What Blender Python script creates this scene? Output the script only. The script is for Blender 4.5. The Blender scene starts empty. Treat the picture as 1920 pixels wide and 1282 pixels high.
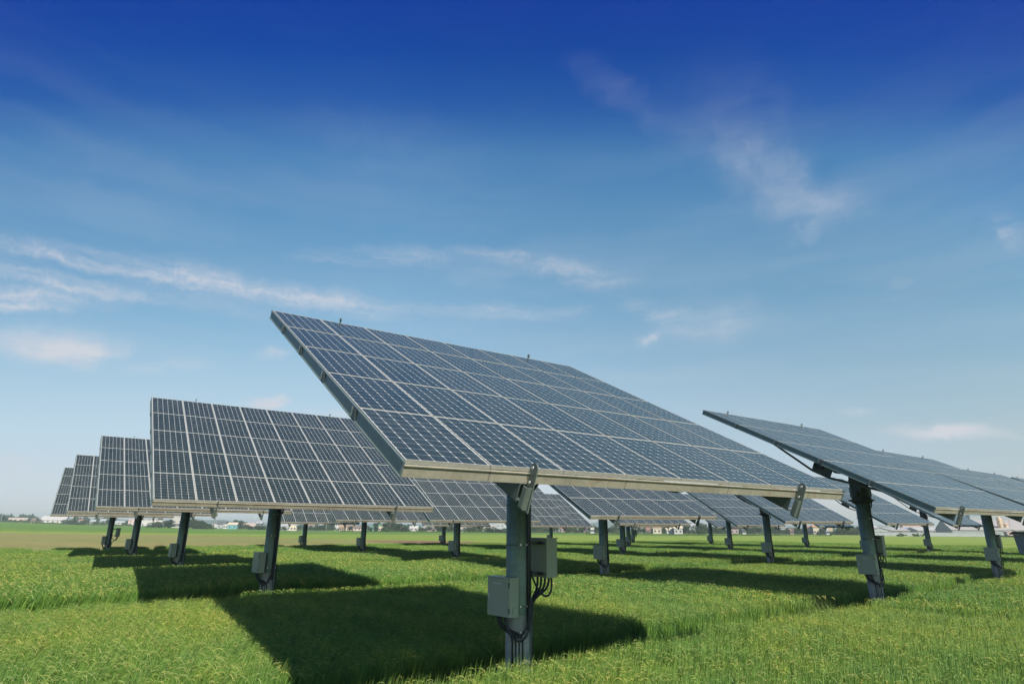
import bpy, bmesh, math, random
import numpy as np
from mathutils import Vector, Matrix

# ------------------------------------------------------------------ camera, light, exposure
sc = bpy.context.scene
C = sc.collection
R = math.radians
EYE = 2.7
cam_d = bpy.data.cameras.new('camera')
cam = bpy.data.objects.new('camera', cam_d)
C.objects.link(cam)
cam_d.sensor_width = 36.0
cam_d.lens = 36.0 * 1132.07 / 1920.0
cam_d.clip_start = 0.1
cam_d.clip_end = 20000
cam.matrix_world = (Matrix.Translation((0, 0, EYE)) @ Matrix.Rotation(math.pi / 2 + 0.29887, 4, 'X')
                    @ Matrix.Rotation(0.006, 4, 'Z'))
sc.camera = cam
sc.view_settings.view_transform = 'Standard'
sc.view_settings.look = 'None'
sc.view_settings.exposure = 0.95
sc.view_settings.gamma = 1.0
EXPF = 2 ** 0.95

SUN_AZ, SUN_EL = 152.2, 37.0
sd = Vector((math.sin(R(SUN_AZ)) * math.cos(R(SUN_EL)), math.cos(R(SUN_AZ)) * math.cos(R(SUN_EL)), math.sin(R(SUN_EL))))
sun_d = bpy.data.lights.new('sun', 'SUN')
sun_d.energy = 4.6
sun_d.angle = R(0.55)
sun_d.color = (1.0, 0.93, 0.80)
sun = bpy.data.objects.new('sun', sun_d)
sun.rotation_euler = (-sd).to_track_quat('-Z', 'Y').to_euler()
sun.location = (0, 0, 60)
C.objects.link(sun)


class NT:
    """small node-tree helper"""
    def __init__(s, nt):
        s.nt = nt
    def n(s, t, **kw):
        x = s.nt.nodes.new(t)
        for k, v in kw.items():
            if k.startswith('i_'):
                x.inputs[k[2:].replace('_', ' ')].default_value = v
            else:
                setattr(x, k, v)
        return x
    def l(s, a, b):
        s.nt.links.new(a, b)
    def m(s, op, a, b=None, c=None, clamp=False):
        x = s.nt.nodes.new('ShaderNodeMath')
        x.operation = op
        x.use_clamp = clamp
        for k, v in enumerate((a, b, c)):
            if v is None:
                continue
            if isinstance(v, (int, float)):
                x.inputs[k].default_value = v
            else:
                s.l(v, x.inputs[k])
        return x.outputs[0]
    def ramp(s, fac, stops, interp='LINEAR'):
        x = s.nt.nodes.new('ShaderNodeValToRGB')
        x.color_ramp.interpolation = interp
        e = x.color_ramp.elements
        while len(e) < len(stops):
            e.new(0.5)
        for q, (p, c) in zip(e, stops):
            q.position = p
            q.color = (*c, 1) if len(c) == 3 else c
        s.l(fac, x.inputs[0])
        return x.outputs[0]
    def mix(s, fac, a, b, mode='MIX'):
        x = s.nt.nodes.new('ShaderNodeMix')
        x.data_type = 'RGBA'
        x.blend_type = mode
        for k, v in ((0, fac), (6, a), (7, b)):
            if isinstance(v, (int, float)):
                x.inputs[k].default_value = v
            elif isinstance(v, tuple):
                x.inputs[k].default_value = (*v, 1)
            else:
                s.l(v, x.inputs[k])
        return x.outputs[2]
    def noise(s, vec, scale, detail=4, rough=.55):
        x = s.n('ShaderNodeTexNoise')
        x.inputs['Scale'].default_value = scale
        x.inputs['Detail'].default_value = detail
        x.inputs['Roughness'].default_value = rough
        if vec is not None:
            s.l(vec, x.inputs['Vector'])
        return x


def lin(c):
    return tuple(((v / 255) / 12.92 if v / 255 <= .04045 else ((v / 255 + .055) / 1.055) ** 2.4) for v in c)


# world: Nishita daylight, tinted by height to the deep blue of the polarised sky, plus thin cirrus
world = bpy.data.worlds.new('World')
sc.world = world
world.use_nodes = True
W = NT(world.node_tree)
W.nt.nodes.clear()
wout = W.n('ShaderNodeOutputWorld')
bg = W.n('ShaderNodeBackground')
W.l(bg.outputs[0], wout.inputs[0])
bg.inputs[1].default_value = 0.1
sky = W.n('ShaderNodeTexSky', sky_type='NISHITA', sun_disc=False, sun_elevation=R(SUN_EL), sun_rotation=R(SUN_AZ))
tc = W.n('ShaderNodeTexCoord')
sp = W.n('ShaderNodeSeparateXYZ')
W.l(tc.outputs['Generated'], sp.inputs[0])
X, Y, Z = sp.outputs
hz = W.m('SQRT', W.m('ADD', W.m('MULTIPLY', Y, Y), W.m('MULTIPLY', W.m('MULTIPLY', X, X), 0.06)))
el = W.m('MULTIPLY', W.m('ARCTAN2', Z, hz), 180 / math.pi)            # degrees
tabN = {0: (4.2, 4.2, 3.4), 1.4: (4.9, 5.3, 4.3), 4.2: (5.3, 6.3, 6.0), 9: (3.75, 5.3, 6.65), 14: (2.6, 3.95, 5.7), 19: (1.9, 3.0, 4.7), 24: (1.5, 2.35, 3.9),
        29: (1.22, 1.95, 3.3), 34: (1.03, 1.65, 2.87), 38.4: (.92, 1.48, 2.58), 42.7: (.83, 1.35, 2.4), 47: (.76, 1.24, 2.2), 60: (.69, 1.1, 1.97)}
tgt = {0: (210, 216, 219), 1.4: (210, 218, 223), 4.2: (202, 217, 228), 9: (185, 212, 229), 14: (161, 197, 221), 19: (133, 178, 210), 24: (111, 160, 198),
       29: (93, 146, 190), 34: (70, 126, 180), 38.4: (33, 90, 166), 42.7: (8, 70, 159), 47: (2, 58, 154), 60: (16, 52, 135)}
KT = 4.0
stops = [(e / 60.0, tuple(t / EXPF / (0.1 * n) / KT for t, n in zip(lin(tgt[e]), tabN[e]))) for e in tabN]
tint = W.ramp(W.m('DIVIDE', el, 60.0, clamp=True), stops, 'LINEAR')
base = W.mix(1.0, sky.outputs[0], tint, 'MULTIPLY')
scl = W.n('ShaderNodeVectorMath', operation='SCALE')
scl.inputs['Scale'].default_value = KT
W.l(base, scl.inputs[0])
lim = W.ramp(W.m('DIVIDE', el, 60.0, clamp=True), [(e / 60.0, tuple(t / EXPF / 0.1 / 12 for t in lin(tgt[e]))) for e in tabN], 'LINEAR')
lims = W.n('ShaderNodeVectorMath', operation='SCALE')
yb = W.n('ShaderNodeMapRange', interpolation_type='SMOOTHSTEP')
yb.inputs[1].default_value = .1; yb.inputs[2].default_value = -.6; yb.inputs[3].default_value = 12 * 1.04; yb.inputs[4].default_value = 12 * 2.3
W.l(Y, yb.inputs[0]); W.l(yb.outputs[0], lims.inputs['Scale'])
W.l(lim, lims.inputs[0])
skyb = W.n('ShaderNodeVectorMath', operation='MINIMUM')
W.l(scl.outputs[0], skyb.inputs[0]); W.l(lims.outputs[0], skyb.inputs[1])
# cirrus
az = W.m('MULTIPLY', W.m('ARCTAN2', X, Y), 180 / math.pi)
ele = W.m('MULTIPLY', W.m('ARCSINE', Z), 180 / math.pi)
cmb = W.n('ShaderNodeCombineXYZ')
W.l(az, cmb.inputs[0]); W.l(ele, cmb.inputs[1])
warp = W.noise(cmb.outputs[0], .22, 5, .6)
wv = W.n('ShaderNodeVectorMath', operation='MULTIPLY_ADD')
W.l(warp.outputs['Color'], wv.inputs[0])
wv.inputs[1].default_value = (7.0, 2.4, 0)
off = W.n('ShaderNodeVectorMath', operation='SUBTRACT')
W.l(cmb.outputs[0], off.inputs[0]); off.inputs[1].default_value = (3.5, 1.2, 0)
W.l(off.outputs[0], wv.inputs[2])
stretch = W.n('ShaderNodeMapping')
stretch.inputs['Scale'].default_value = (.11, 1.0, 1)
stretch.inputs['Rotation'].default_value = (0, 0, R(6))
W.l(wv.outputs[0], stretch.inputs[0])
st = W.noise(stretch.outputs[0], .9, 7, .62)
streak = W.n('ShaderNodeMapRange')
streak.inputs[1].default_value = .34; streak.inputs[2].default_value = .66
streak.inputs[3].default_value = .12; streak.inputs[4].default_value = 1.25
W.l(st.outputs[0], streak.inputs[0])
fine = W.noise(wv.outputs[0], 1.7, 6, .6)
WISPS = [(12.07, 38.8, 5.39, 1.04, -31.6, 0.12), (22.9, 34.57, 6.54, 3.42, -20.3, 0.12), (24.56, 31.04, 4.6, 1.95, -33.5, 0.3),
         (27.94, 27.59, 3.26, 1.8, -33.6, 0.36), (30.65, 26.39, 3.48, 1.14, -2.3, 0.28), (28.25, 24.61, 0.96, 0.61, -31.4, 0.15),
         (-38.5, 19.9, 7.5, 0.7, 6, 0.5), (-29.78, 20.03, 5.28, 0.95, 0.0, 0.62), (-18.34, 19.97, 7.6, 0.75, -1.8, 0.62),
         (-27.81, 18.79, 6.29, 1.01, -2.2, 0.18), (-39.0, 17.9, 6.5, 0.6, 2.2, 0.6), (-41.0, 16.4, 4.2, 0.42, 5.9, 0.85),
         (-41.5, 15.6, 3.4, 0.42, 8, 0.8), (-37.97, 13.11, 3.57, 1.02, 8.5, 0.8), (-37.12, 12.8, 2.59, 0.62, 12.3, 0.45),
         (-32.1, 12.23, 1.7, 0.38, 7.1, 0.45), (-29.07, 13.05, 2.02, 0.36, 4.8, 0.3), (-12.89, 24.36, 7.34, 0.79, 4.9, 0.32),
         (-1.16, 25.07, 3.35, 0.63, -7.7, 0.32), (7.25, 23.39, 5.2, 0.97, -11.9, 0.35), (-0.16, 19.95, 7.36, 0.61, -1.2, 0.36),
         (-3.31, 23.14, 3.27, 0.78, 1.5, 0.15), (14.65, 19.3, 3.15, 0.84, -20.1, 0.38), (19.96, 18.67, 4.29, 1.46, -6.0, 0.26),
         (13.05, 17.37, 1.53, 0.5, 4.0, 0.4), (18.45, 17.61, 3.86, 1.0, -1.6, 0.18), (-22.6, 10.7, 1.7, 0.46, 4.9, 1.15),
         (-22.23, 15.09, 2.04, 0.45, 5.6, 0.35), (-15.86, 9.82, 1.89, 0.44, 0.9, 0.5), (36.19, 7.3, 4.38, 0.4, -4.6, 0.8),
         (36.26, 7.2, 2.31, 0.36, -6.3, 0.4), (29.8, 9.54, 1.55, 0.3, -6.6, 0.3), (42.31, 21.22, 1.28, 1.31, -8.1, 0.22),
         (42.12, 21.39, 0.52, 0.45, -50.6, 0.12), (-38.65, 4.24, 1.15, 0.3, 0.0, 0.3), (-38.44, 3.53, 1.22, 0.3, 1.4, 0.3),
         (-13.08, 33.17, 9.53, 3.07, -4.5, 0.08), (-35.21, 26.64, 6.04, 2.9, 0.6, 0.08), (34.48, 19.34, 0.77, 0.33, -19.6, 0.15),
         (-120, 30, 14, 3, 10, .4), (140, 40, 16, 4, -8, .35), (80, 22, 12, 2, 4, .4), (-75, 25, 10, 2, -4, .4)]
acc_s = acc_p = acc_b = None
for k, (a, e, L, hw, ang, s_) in enumerate(WISPS):
    mp = W.n('ShaderNodeMapping', vector_type='TEXTURE')
    mp.inputs['Location'].default_value = (a, e, 0)
    mp.inputs['Rotation'].default_value = (0, 0, R(ang))
    mp.inputs['Scale'].default_value = (L * 1.75, hw * 2.2, 1)
    W.l(wv.outputs[0], mp.inputs[0])
    ln = W.n('ShaderNodeVectorMath', operation='LENGTH')
    W.l(mp.outputs[0], ln.inputs[0])
    mr = W.n('ShaderNodeMapRange', interpolation_type='SMOOTHERSTEP')
    mr.inputs[1].default_value = 1.0; mr.inputs[2].default_value = 0.0
    mr.inputs[3].default_value = 0.0; mr.inputs[4].default_value = s_ * 1.15
    W.l(ln.outputs['Value'], mr.inputs[0])
    if hw > 1.4 or e > 26:
        acc_b = mr.outputs[0] if acc_b is None else W.m('ADD', acc_b, mr.outputs[0])
    elif s_ >= .6 and hw < 1.03 and e < 14:
        acc_p = mr.outputs[0] if acc_p is None else W.m('MAXIMUM', acc_p, mr.outputs[0])
    else:
        acc_s = mr.outputs[0] if acc_s is None else W.m('ADD', acc_s, W.m('MULTIPLY', mr.outputs[0], W.m('SUBTRACT', 1.0, acc_s)))
fmr = W.n('ShaderNodeMapRange')
fmr.inputs[1].default_value = .3; fmr.inputs[2].default_value = .65; fmr.inputs[3].default_value = .55; fmr.inputs[4].default_value = 1.2
W.l(fine.outputs[0], fmr.inputs[0])
soft = W.noise(wv.outputs[0], .35, 5, .55)
smr = W.n('ShaderNodeMapRange')
smr.inputs[1].default_value = .3; smr.inputs[2].default_value = .7; smr.inputs[3].default_value = .35; smr.inputs[4].default_value = 1.2
W.l(soft.outputs[0], smr.inputs[0])
broad = W.m('MULTIPLY', acc_b, W.m('ADD', W.m('MULTIPLY', smr.outputs[0], .75), W.m('MULTIPLY', streak.outputs[0], .25)))
broad = W.m('MULTIPLY', broad, .52)
thin = W.m('ADD', broad, W.m('MULTIPLY', W.m('MULTIPLY', W.m('MULTIPLY', acc_s, streak.outputs[0]), fmr.outputs[0]), .78))
puffs = W.m('MULTIPLY', acc_p, W.m('ADD', W.m('MULTIPLY', streak.outputs[0], .35), .48))
hzm = W.n('ShaderNodeMapRange', interpolation_type='SMOOTHSTEP')
hzm.inputs[1].default_value = 40; hzm.inputs[2].default_value = 20; hzm.inputs[3].default_value = 0; hzm.inputs[4].default_value = .13
W.l(ele, hzm.inputs[0])
sv = W.n('ShaderNodeMapRange')
sv.inputs[1].default_value = .4; sv.inputs[2].default_value = .75; sv.inputs[3].default_value = 0; sv.inputs[4].default_value = 1
big_ = W.noise(stretch.outputs[0], .28, 4, .5)
W.l(big_.outputs[0], sv.inputs[0])
puffs = W.m('ADD', puffs, W.m('MULTIPLY', hzm.outputs[0], sv.outputs[0]))
veil = W.n('ShaderNodeMapRange')
veil.inputs[1].default_value = .45; veil.inputs[2].default_value = .8; veil.inputs[3].default_value = 0; veil.inputs[4].default_value = .008
W.l(st.outputs[0], veil.inputs[0])
cm = W.m('MINIMUM', W.m('ADD', W.m('ADD', thin, puffs), veil.outputs[0]), .9)
ccol = tuple(v / EXPF / .1 for v in lin((213, 215, 223)))
skyc = W.mix(cm, skyb.outputs[0], ccol)
W.l(skyc, bg.inputs[0])


# ------------------------------------------------------------------ helpers
class MB:
    """collects faces, then links them as ONE mesh object"""
    def __init__(s):
        s.v = []; s.f = []; s.m = []; s.uv = []; s.sm = []
    def face(s, pts, mi=0, uv=None, smooth=False):
        b = len(s.v)
        s.v += [tuple(p) for p in pts]
        s.f.append(tuple(range(b, b + len(pts)))); s.m.append(mi); s.sm.append(smooth)
        s.uv.append(uv or [(0, 0)] * len(pts))
    def box(s, o, ax, ay, az, mi=0):
        """box from corner o with edge vectors"""
        o, ax, ay, az = Vector(o), Vector(ax), Vector(ay), Vector(az)
        p = [o, o + ax, o + ax + ay, o + ay]
        q = [v + az for v in p]
        if ax.cross(ay).dot(az) < 0:
            p.reverse(); q.reverse()
        s.face(p[::-1], mi); s.face(q, mi)
        for k in range(4):
            s.face([p[k], p[(k + 1) % 4], q[(k + 1) % 4], q[k]], mi)
    def cbox(s, c, sx, sy, sz, mi=0, rz=0.0, bev=0):
        M = Matrix.Rotation(rz, 3, 'Z')
        c = Vector(c)
        if bev:
            x, y = sx / 2, sy / 2
            pr = [(-x + bev, -y), (x - bev, -y), (x, -y + bev), (x, y - bev), (x - bev, y), (-x + bev, y), (-x, y - bev), (-x, -y + bev)]
            s.prism([c + M @ Vector((a, b, -sz / 2)) for a, b in pr], Vector((0, 0, sz)), mi)
        else:
            s.box(c + M @ Vector((-sx / 2, -sy / 2, -sz / 2)), M @ Vector((sx, 0, 0)), M @ Vector((0, sy, 0)), (0, 0, sz), mi)
    def prism(s, pts, ext, mi=0):
        ext = Vector(ext); p = [Vector(v) for v in pts]
        nn = (p[1] - p[0]).cross(p[2] - p[1])
        if nn.dot(ext) < 0:
            p.reverse()
        q = [v + ext for v in p]
        s.face(p[::-1], mi); s.face(q, mi)
        for k in range(len(p)):
            s.face([p[k], p[(k + 1) % len(p)], q[(k + 1) % len(p)], q[k]], mi)
    def tube(s, pts, r, n=8, mi=0, cap=True):
        pts = [Vector(p) for p in pts]
        rs = r if isinstance(r, (list, tuple)) else [r] * len(pts)
        rings = []
        t0 = (pts[1] - pts[0]).normalized()
        up = Vector((0, 0, 1)) if abs(t0.z) < .9 else Vector((1, 0, 0))
        a = t0.cross(up).normalized()
        for k, p in enumerate(pts):
            t = (pts[min(k + 1, len(pts) - 1)] - pts[max(k - 1, 0)]).normalized()
            a = (a - t * a.dot(t)).normalized()
            b = t.cross(a)
            rings.append([p + (a * math.cos(2 * math.pi * j / n) + b * math.sin(2 * math.pi * j / n)) * rs[k] for j in range(n)])
        base = len(s.v)
        for rg in rings:
            s.v += [tuple(v) for v in rg]
        for k in range(len(pts) - 1):
            for j in range(n):
                j2 = (j + 1) % n
                s.f.append((base + k * n + j, base + k * n + j2, base + (k + 1) * n + j2, base + (k + 1) * n + j))
                s.m.append(mi); s.sm.append(True); s.uv.append([(0, 0)] * 4)
        if cap:
            s.f.append(tuple(base + j for j in range(n))[::-1]); s.m.append(mi); s.sm.append(False); s.uv.append([(0, 0)] * n)
            s.f.append(tuple(base + (len(pts) - 1) * n + j for j in range(n))); s.m.append(mi); s.sm.append(False); s.uv.append([(0, 0)] * n)
    def mesh(s, name, mats):
        me = bpy.data.meshes.new(name)
        me.from_pydata(s.v, [], s.f)
        for mt in mats:
            me.materials.append(mt)
        me.polygons.foreach_set('material_index', s.m)
        me.polygons.foreach_set('use_smooth', s.sm)
        uvl = me.uv_layers.new(name='UVMap')
        uvl.data.foreach_set('uv', [c for u in s.uv for p in u for c in p])
        me.update()
        return me
    def build(s, name, mats, parent=None, me=None):
        if not isinstance(mats, (list, tuple)):
            mats = [mats]
        o = bpy.data.objects.new(name, s.mesh(name, mats))
        C.objects.link(o)
        if parent:
            o.parent = parent
        return o


def arc(p0, p1, sag, n=8, side=(0, 0, -1)):
    p0, p1, side = Vector(p0), Vector(p1), Vector(side)
    return [p0.lerp(p1, t / n) + side * sag * (1 - (2 * t / n - 1) ** 2) for t in range(n + 1)]


def tag(o, label=None, cat=None, group=None, kind=None):
    for k, v in (('label', label), ('category', cat), ('group', group), ('kind', kind)):
        if v:
            o[k] = v
    return o


def empty(name, loc=(0, 0, 0), rz=0.0):
    o = bpy.data.objects.new(name, None)
    o.empty_display_size = .3
    C.objects.link(o)
    o.location = loc
    o.rotation_euler = (0, 0, rz)
    return o


def link_copy(src, parent):
    c = src.copy()
    C.objects.link(c)
    c.parent = parent
    for ch in src.children:
        link_copy(ch, c)
    return c


def new_mat(name):
    m = bpy.data.materials.new(name)
    m.use_nodes = True
    N = NT(m.node_tree)
    p = m.node_tree.nodes['Principled BSDF']
    return m, N, p


def metal(name, col, rough=.5, met=.5, var=.25, scale=6.0, streaks=0.0, rust=0.0, bump=.05, dark=(.1, .11, .1)):
    m, N, p = new_mat(name)
    t = N.n('ShaderNodeTexCoord')
    n1 = N.noise(t.outputs['Object'], scale, 6, .65)
    vor = N.n('ShaderNodeTexVoronoi')
    vor.inputs['Scale'].default_value = scale * 9
    N.l(t.outputs['Object'], vor.inputs['Vector'])
    f = N.m('ADD', N.m('MULTIPLY', N.m('SUBTRACT', n1.outputs[0], .5), var * 2.4), 1.0)
    vs = N.n('ShaderNodeSeparateColor'); N.l(vor.outputs['Color'], vs.inputs[0])
    f = N.m('ADD', f, N.m('MULTIPLY', N.m('SUBTRACT', vs.outputs[0], .5), var * .55))
    cc = N.n('ShaderNodeCombineColor')
    for k in range(3):
        N.l(N.m('MULTIPLY', f, col[k]), cc.inputs[k])
    c = cc.outputs[0]
    if streaks:
        mp = N.n('ShaderNodeMapping'); mp.inputs['Scale'].default_value = (9, 9, .35)
        N.l(t.outputs['Object'], mp.inputs[0])
        n2 = N.noise(mp.outputs[0], 2.2, 5, .7)
        c = N.mix(N.m('MULTIPLY', N.ramp(n2.outputs[0], [(.5, (0, 0, 0)), (.72, (1, 1, 1))]), streaks), c, dark)
    if rust:
        n3 = N.noise(t.outputs['Object'], 3.1, 8, .75)
        c = N.mix(N.m('MULTIPLY', N.ramp(n3.outputs[0], [(.55, (0, 0, 0)), (.68, (1, 1, 1))]), rust), c, (.23, .10, .04))
    N.l(c, p.inputs['Base Color'])
    p.inputs['Metallic'].default_value = met
    N.l(N.m('ADD', N.m('MULTIPLY', n1.outputs[0], .3), rough - .15), p.inputs['Roughness'])
    if bump:
        b = N.n('ShaderNodeBump'); b.inputs['Strength'].default_value = bump; b.inputs['Distance'].default_value = .02
        N.l(n1.outputs[0], b.inputs['Height']); N.l(b.outputs[0], p.inputs['Normal'])
    return m


M_post = metal('galvanised_post', (.165, .245, .215), .55, .35, .30, 2.5, .35, .0)
M_beam = metal('galvanised_beam', (.29, .275, .215), .55, .3, .3, 1.7, .6, .5, dark=(.2, .19, .15))
M_side = metal('galvanised_channel', (.14, .19, .185), .5, .4, .22, 3.0, .2)
M_dark = metal('dark_steel', (.06, .08, .078), .55, .35, .3, 5.0, .2)
M_raft = metal('rafter_steel', (.085, .11, .105), .55, .35, .25, 4.0, .2)
M_plate = metal('steel_plate', (.125, .155, .135), .5, .35, .2, 5.0, .2)
M_box = metal('painted_cabinet', (.28, .33, .27), .45, .0, .06, 3.0, .25, .0, .01, dark=(.22, .24, .2))
M_bolt = metal('bright_bolt', (.62, .63, .6), .4, .6, .1, 10, 0)
M_rubber = metal('black_cable', (.012, .016, .02), .5, .0, .1, 10, 0, 0, 0)
M_conc = metal('post_sleeve', (.28, .30, .26), .8, .0, .25, 4.0, .4)
M_print = metal('white_print', (.6, .62, .6), .7, 0, .05, 10, 0, 0, 0)
M_frame = metal('module_frame', (.31, .31, .275), .45, .35, .15, 2.0, 0, .2)

# photovoltaic glass: 6 x 10 cells drawn from the module's own UV (u 0..6, v 0..10)
M_cell, N, P = new_mat('solar_glass')
uvn = N.n('ShaderNodeUVMap', uv_map='UVMap')
sx = N.n('ShaderNodeSeparateXYZ'); N.l(uvn.outputs[0], sx.inputs[0])
U_, V_ = sx.outputs[0], sx.outputs[1]
fu = N.m('ABSOLUTE', N.m('SUBTRACT', N.m('FRACT', U_), .5))
fv = N.m('ABSOLUTE', N.m('SUBTRACT', N.m('FRACT', V_), .5))
gap = N.m('MAXIMUM', N.m('GREATER_THAN', fu, .486), N.m('GREATER_THAN', fv, .4930))
cham = N.m('GREATER_THAN', N.m('ADD', fu, fv), .90)
brd = N.m('MAXIMUM', N.m('GREATER_THAN', N.m('ABSOLUTE', N.m('SUBTRACT', U_, 3)), 2.985),
          N.m('GREATER_THAN', N.m('ABSOLUTE', N.m('SUBTRACT', V_, 5)), 4.985))
white = N.m('MAXIMUM', N.m('MAXIMUM', gap, cham), brd)
bus = N.m('LESS_THAN', N.m('ABSOLUTE', N.m('SUBTRACT', N.m('ABSOLUTE', N.m('SUBTRACT', fu, .165)), .165)), .009)
bus = N.m('MULTIPLY', bus, .04)
tcn = N.n('ShaderNodeTexCoord')
geo = N.n('ShaderNodeNewGeometry')
cellid = N.n('ShaderNodeTexWhiteNoise', noise_dimensions='3D')
cf = N.n('ShaderNodeCombineXYZ')
N.l(N.m('FLOOR', U_), cf.inputs[0]); N.l(N.m('FLOOR', V_), cf.inputs[1])
oi = N.n('ShaderNodeObjectInfo')
N.l(N.m('MULTIPLY', oi.outputs['Random'], 91.7), cf.inputs[2])
N.l(cf.outputs[0], cellid.inputs[0])
cv = cellid.outputs[0]
cell = N.mix(cv, (.010, .021, .019), (.016, .028, .025))
dirt = N.noise(geo.outputs['Position'], 2.2, 6, .7)
cell = N.mix(N.m('MULTIPLY', N.ramp(dirt.outputs[0], [(.35, (0, 0, 0)), (.8, (1, 1, 1))]), .13), cell, (.10, .11, .10))
cs_ = N.n('ShaderNodeCombineXYZ'); N.l(N.m('ADD', U_, N.m('MULTIPLY', oi.outputs['Random'], 50.0)), cs_.inputs[0]); N.l(N.m('MULTIPLY', V_, .12), cs_.inputs[1])
sk_ = N.noise(cs_.outputs[0], 3.0, 5, .7)
cell = N.mix(N.m('MULTIPLY', N.ramp(sk_.outputs[0], [(.5, (0, 0, 0)), (.75, (1, 1, 1))]), .10), cell, (.16, .16, .14))
cell = N.mix(N.m('MULTIPLY', oi.outputs['Random'], .035), cell, (.22, .24, .24))
cell = N.mix(bus, cell, (.30, .32, .34))
colr = N.mix(N.m('MULTIPLY', white, .92), cell, (.50, .52, .51))
N.l(colr, P.inputs['Base Color'])
P.inputs['Roughness'].default_value = .22
N.l(N.m('ADD', N.m('MULTIPLY', dirt.outputs[0], .2), .14), P.inputs['Roughness'])
P.inputs['IOR'].default_value = 1.55
P.inputs['Specular Tint'].default_value = (.93, .97, .54, 1)
P.inputs['Specular IOR Level'].default_value = .42

# ------------------------------------------------------------------ layout of the farm (metres, eye above the origin)
# post x, y, table azimuth, tilt, roll, centre height above the eye
TR = {(0, 0): (0.13, 11.43, 0.588, 0.478, 0.003, 1.96), (0, 1): (12.46, 22.16, 0.598, 0.478, 0.006, 1.94), (0, 2): (24.86, 32.86, 0.623, 0.460, 0.0, 1.90),
      (0, 3): (37.26, 43.36, 0.618, 0.450, 0.0, 1.93), (0, 4): (49.43, 54.14, 0.599, 0.506, 0.0, 2.11), (1, 0): (-8.0, 21.3, 0.609, 0.497, -0.002, 2.04),
      (1, 1): (4.62, 31.72, 0.555, 0.506, 0.023, 2.0), (1, 2): (17.18, 42.39, 0.607, 0.529, 0.016, 2.03), (1, 3): (29.55, 52.93, 0.595, 0.525, 0.013, 2.04),
      (1, 4): (41.84, 63.65, 0.635, 0.541, 0.006, 2.09), (2, 0): (-16.21, 31.34, 0.643, 0.48, -0.005, 2.09), (2, 1): (-3.55, 41.65, 0.602, 0.544, 0.01, 2.02),
      (2, 2): (9.18, 52.19, 0.613, 0.551, 0.007, 2.0), (2, 3): (21.62, 62.72, 0.617, 0.555, 0.014, 2.01), (2, 4): (34.09, 73.26, 0.649, 0.557, 0.006, 2.03),
      (3, 0): (-24.55, 41.5, 0.644, 0.495, -0.008, 2.17), (3, 1): (-12.06, 51.88, 0.655, 0.536, 0.008, 2.08), (3, 2): (0.95, 62.18, 0.6, 0.576, 0.005, 1.93),
      (3, 3): (13.47, 72.65, 0.607, 0.545, 0.0, 2.0), (3, 4): (26.2, 83.06, 0.673, 0.568, 0.009, 1.95), (4, 0): (-32.61, 51.55, 0.597, 0.506, -0.001, 2.21),
      (4, 1): (-20.03, 61.61, 0.607, 0.559, -0.002, 2.04), (4, 2): (-7.61, 71.81, 0.54, 0.57, -0.008, 1.95), (4, 3): (5.22, 82.54, 0.608, 0.565, -0.002, 1.92),
      (4, 4): (17.91, 93.01, 0.607, 0.545, 0.0, 1.95)}
VD = Vector((12.588, 10.470, 0)).normalized()       # along a line of posts
UD = Vector((-8.125, 9.891, 0)).normalized()        # from line to line
P00 = Vector((0.0, 11.5, 0))
ROWSTEP = 12.80
ALLEY = .76


def st_of(x, y):
    d = Vector((x, y, 0)) - P00
    return d.dot(VD), d.dot(UD)


# table frame: local x along the width (0..8), y up the slope, z normal; origin at the table centre
MW, MH = 1.0, 1.611
TW, TH = 8 * MW, 5 * MH
OFF = .6036


def solar_module():
    b = MB()
    g = .004
    x0, x1, y0, y1 = -MW / 2 + g, MW / 2 - g, -MH / 2 + g, MH / 2 - g
    fw, th = .009, .044
    b.face([(x0 + fw, y0 + fw, -.003), (x1 - fw, y0 + fw, -.003), (x1 - fw, y1 - fw, -.003), (x0 + fw, y1 - fw, -.003)], 0,
           [(-.05, -.05), (6.05, -.05), (6.05, 10.05), (-.05, 10.05)])
    for bx in ((x0, y0, x1 - x0, fw), (x0, y1 - fw, x1 - x0, fw), (x0, y0 + fw, fw, y1 - y0 - 2 * fw), (x1 - fw, y0 + fw, fw, y1 - y0 - 2 * fw)):
        b.box((bx[0], bx[1], -th), (bx[2], 0, 0), (0, bx[3], 0), (0, 0, th), 1)
    b.face([(x0 + fw, y1 - fw, -.012), (x1 - fw, y1 - fw, -.012), (x1 - fw, y0 + fw, -.012), (x0 + fw, y0 + fw, -.012)], 2)
    return b


M_back = metal('white_backsheet', (.55, .56, .56), .6, 0, .05, 3, 0, 0, 0)
proto = {}
me_module = solar_module().mesh('module', [M_cell, M_frame, M_back])


def beam_front():
    b = MB()
    y = -TH / 2
    x0, x1 = -TW / 2 - .015, TW / 2 + .015
    b.box((x0, y - .016, -.176), (x1 - x0, 0, 0), (0, .012, 0), (0, 0, .128))           # web
    b.box((x0, y - .030, -.060), (x1 - x0, 0, 0), (0, .026, 0), (0, 0, .010))           # ledge under the modules
    b.box((x0, y - .004, -.176), (x1 - x0, 0, 0), (0, .06, 0), (0, 0, .006))            # lower flange
    for xs in (-1.0, 1.0, 3.0, -3.0):
        b.box((xs - .003, y - .0185, -.170), (.006, 0, 0), (0, .003, 0), (0, 0, .105), 1)
    return b


def beam_back():
    b = MB()
    y = TH / 2
    x0, x1 = -TW / 2 - .015, TW / 2 + .015
    b.box((x0, y + .004, -.176), (x1 - x0, 0, 0), (0, .012, 0), (0, 0, .170))
    b.box((x0, y - .056, -.176), (x1 - x0, 0, 0), (0, .06, 0), (0, 0, .006))
    return b


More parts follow.
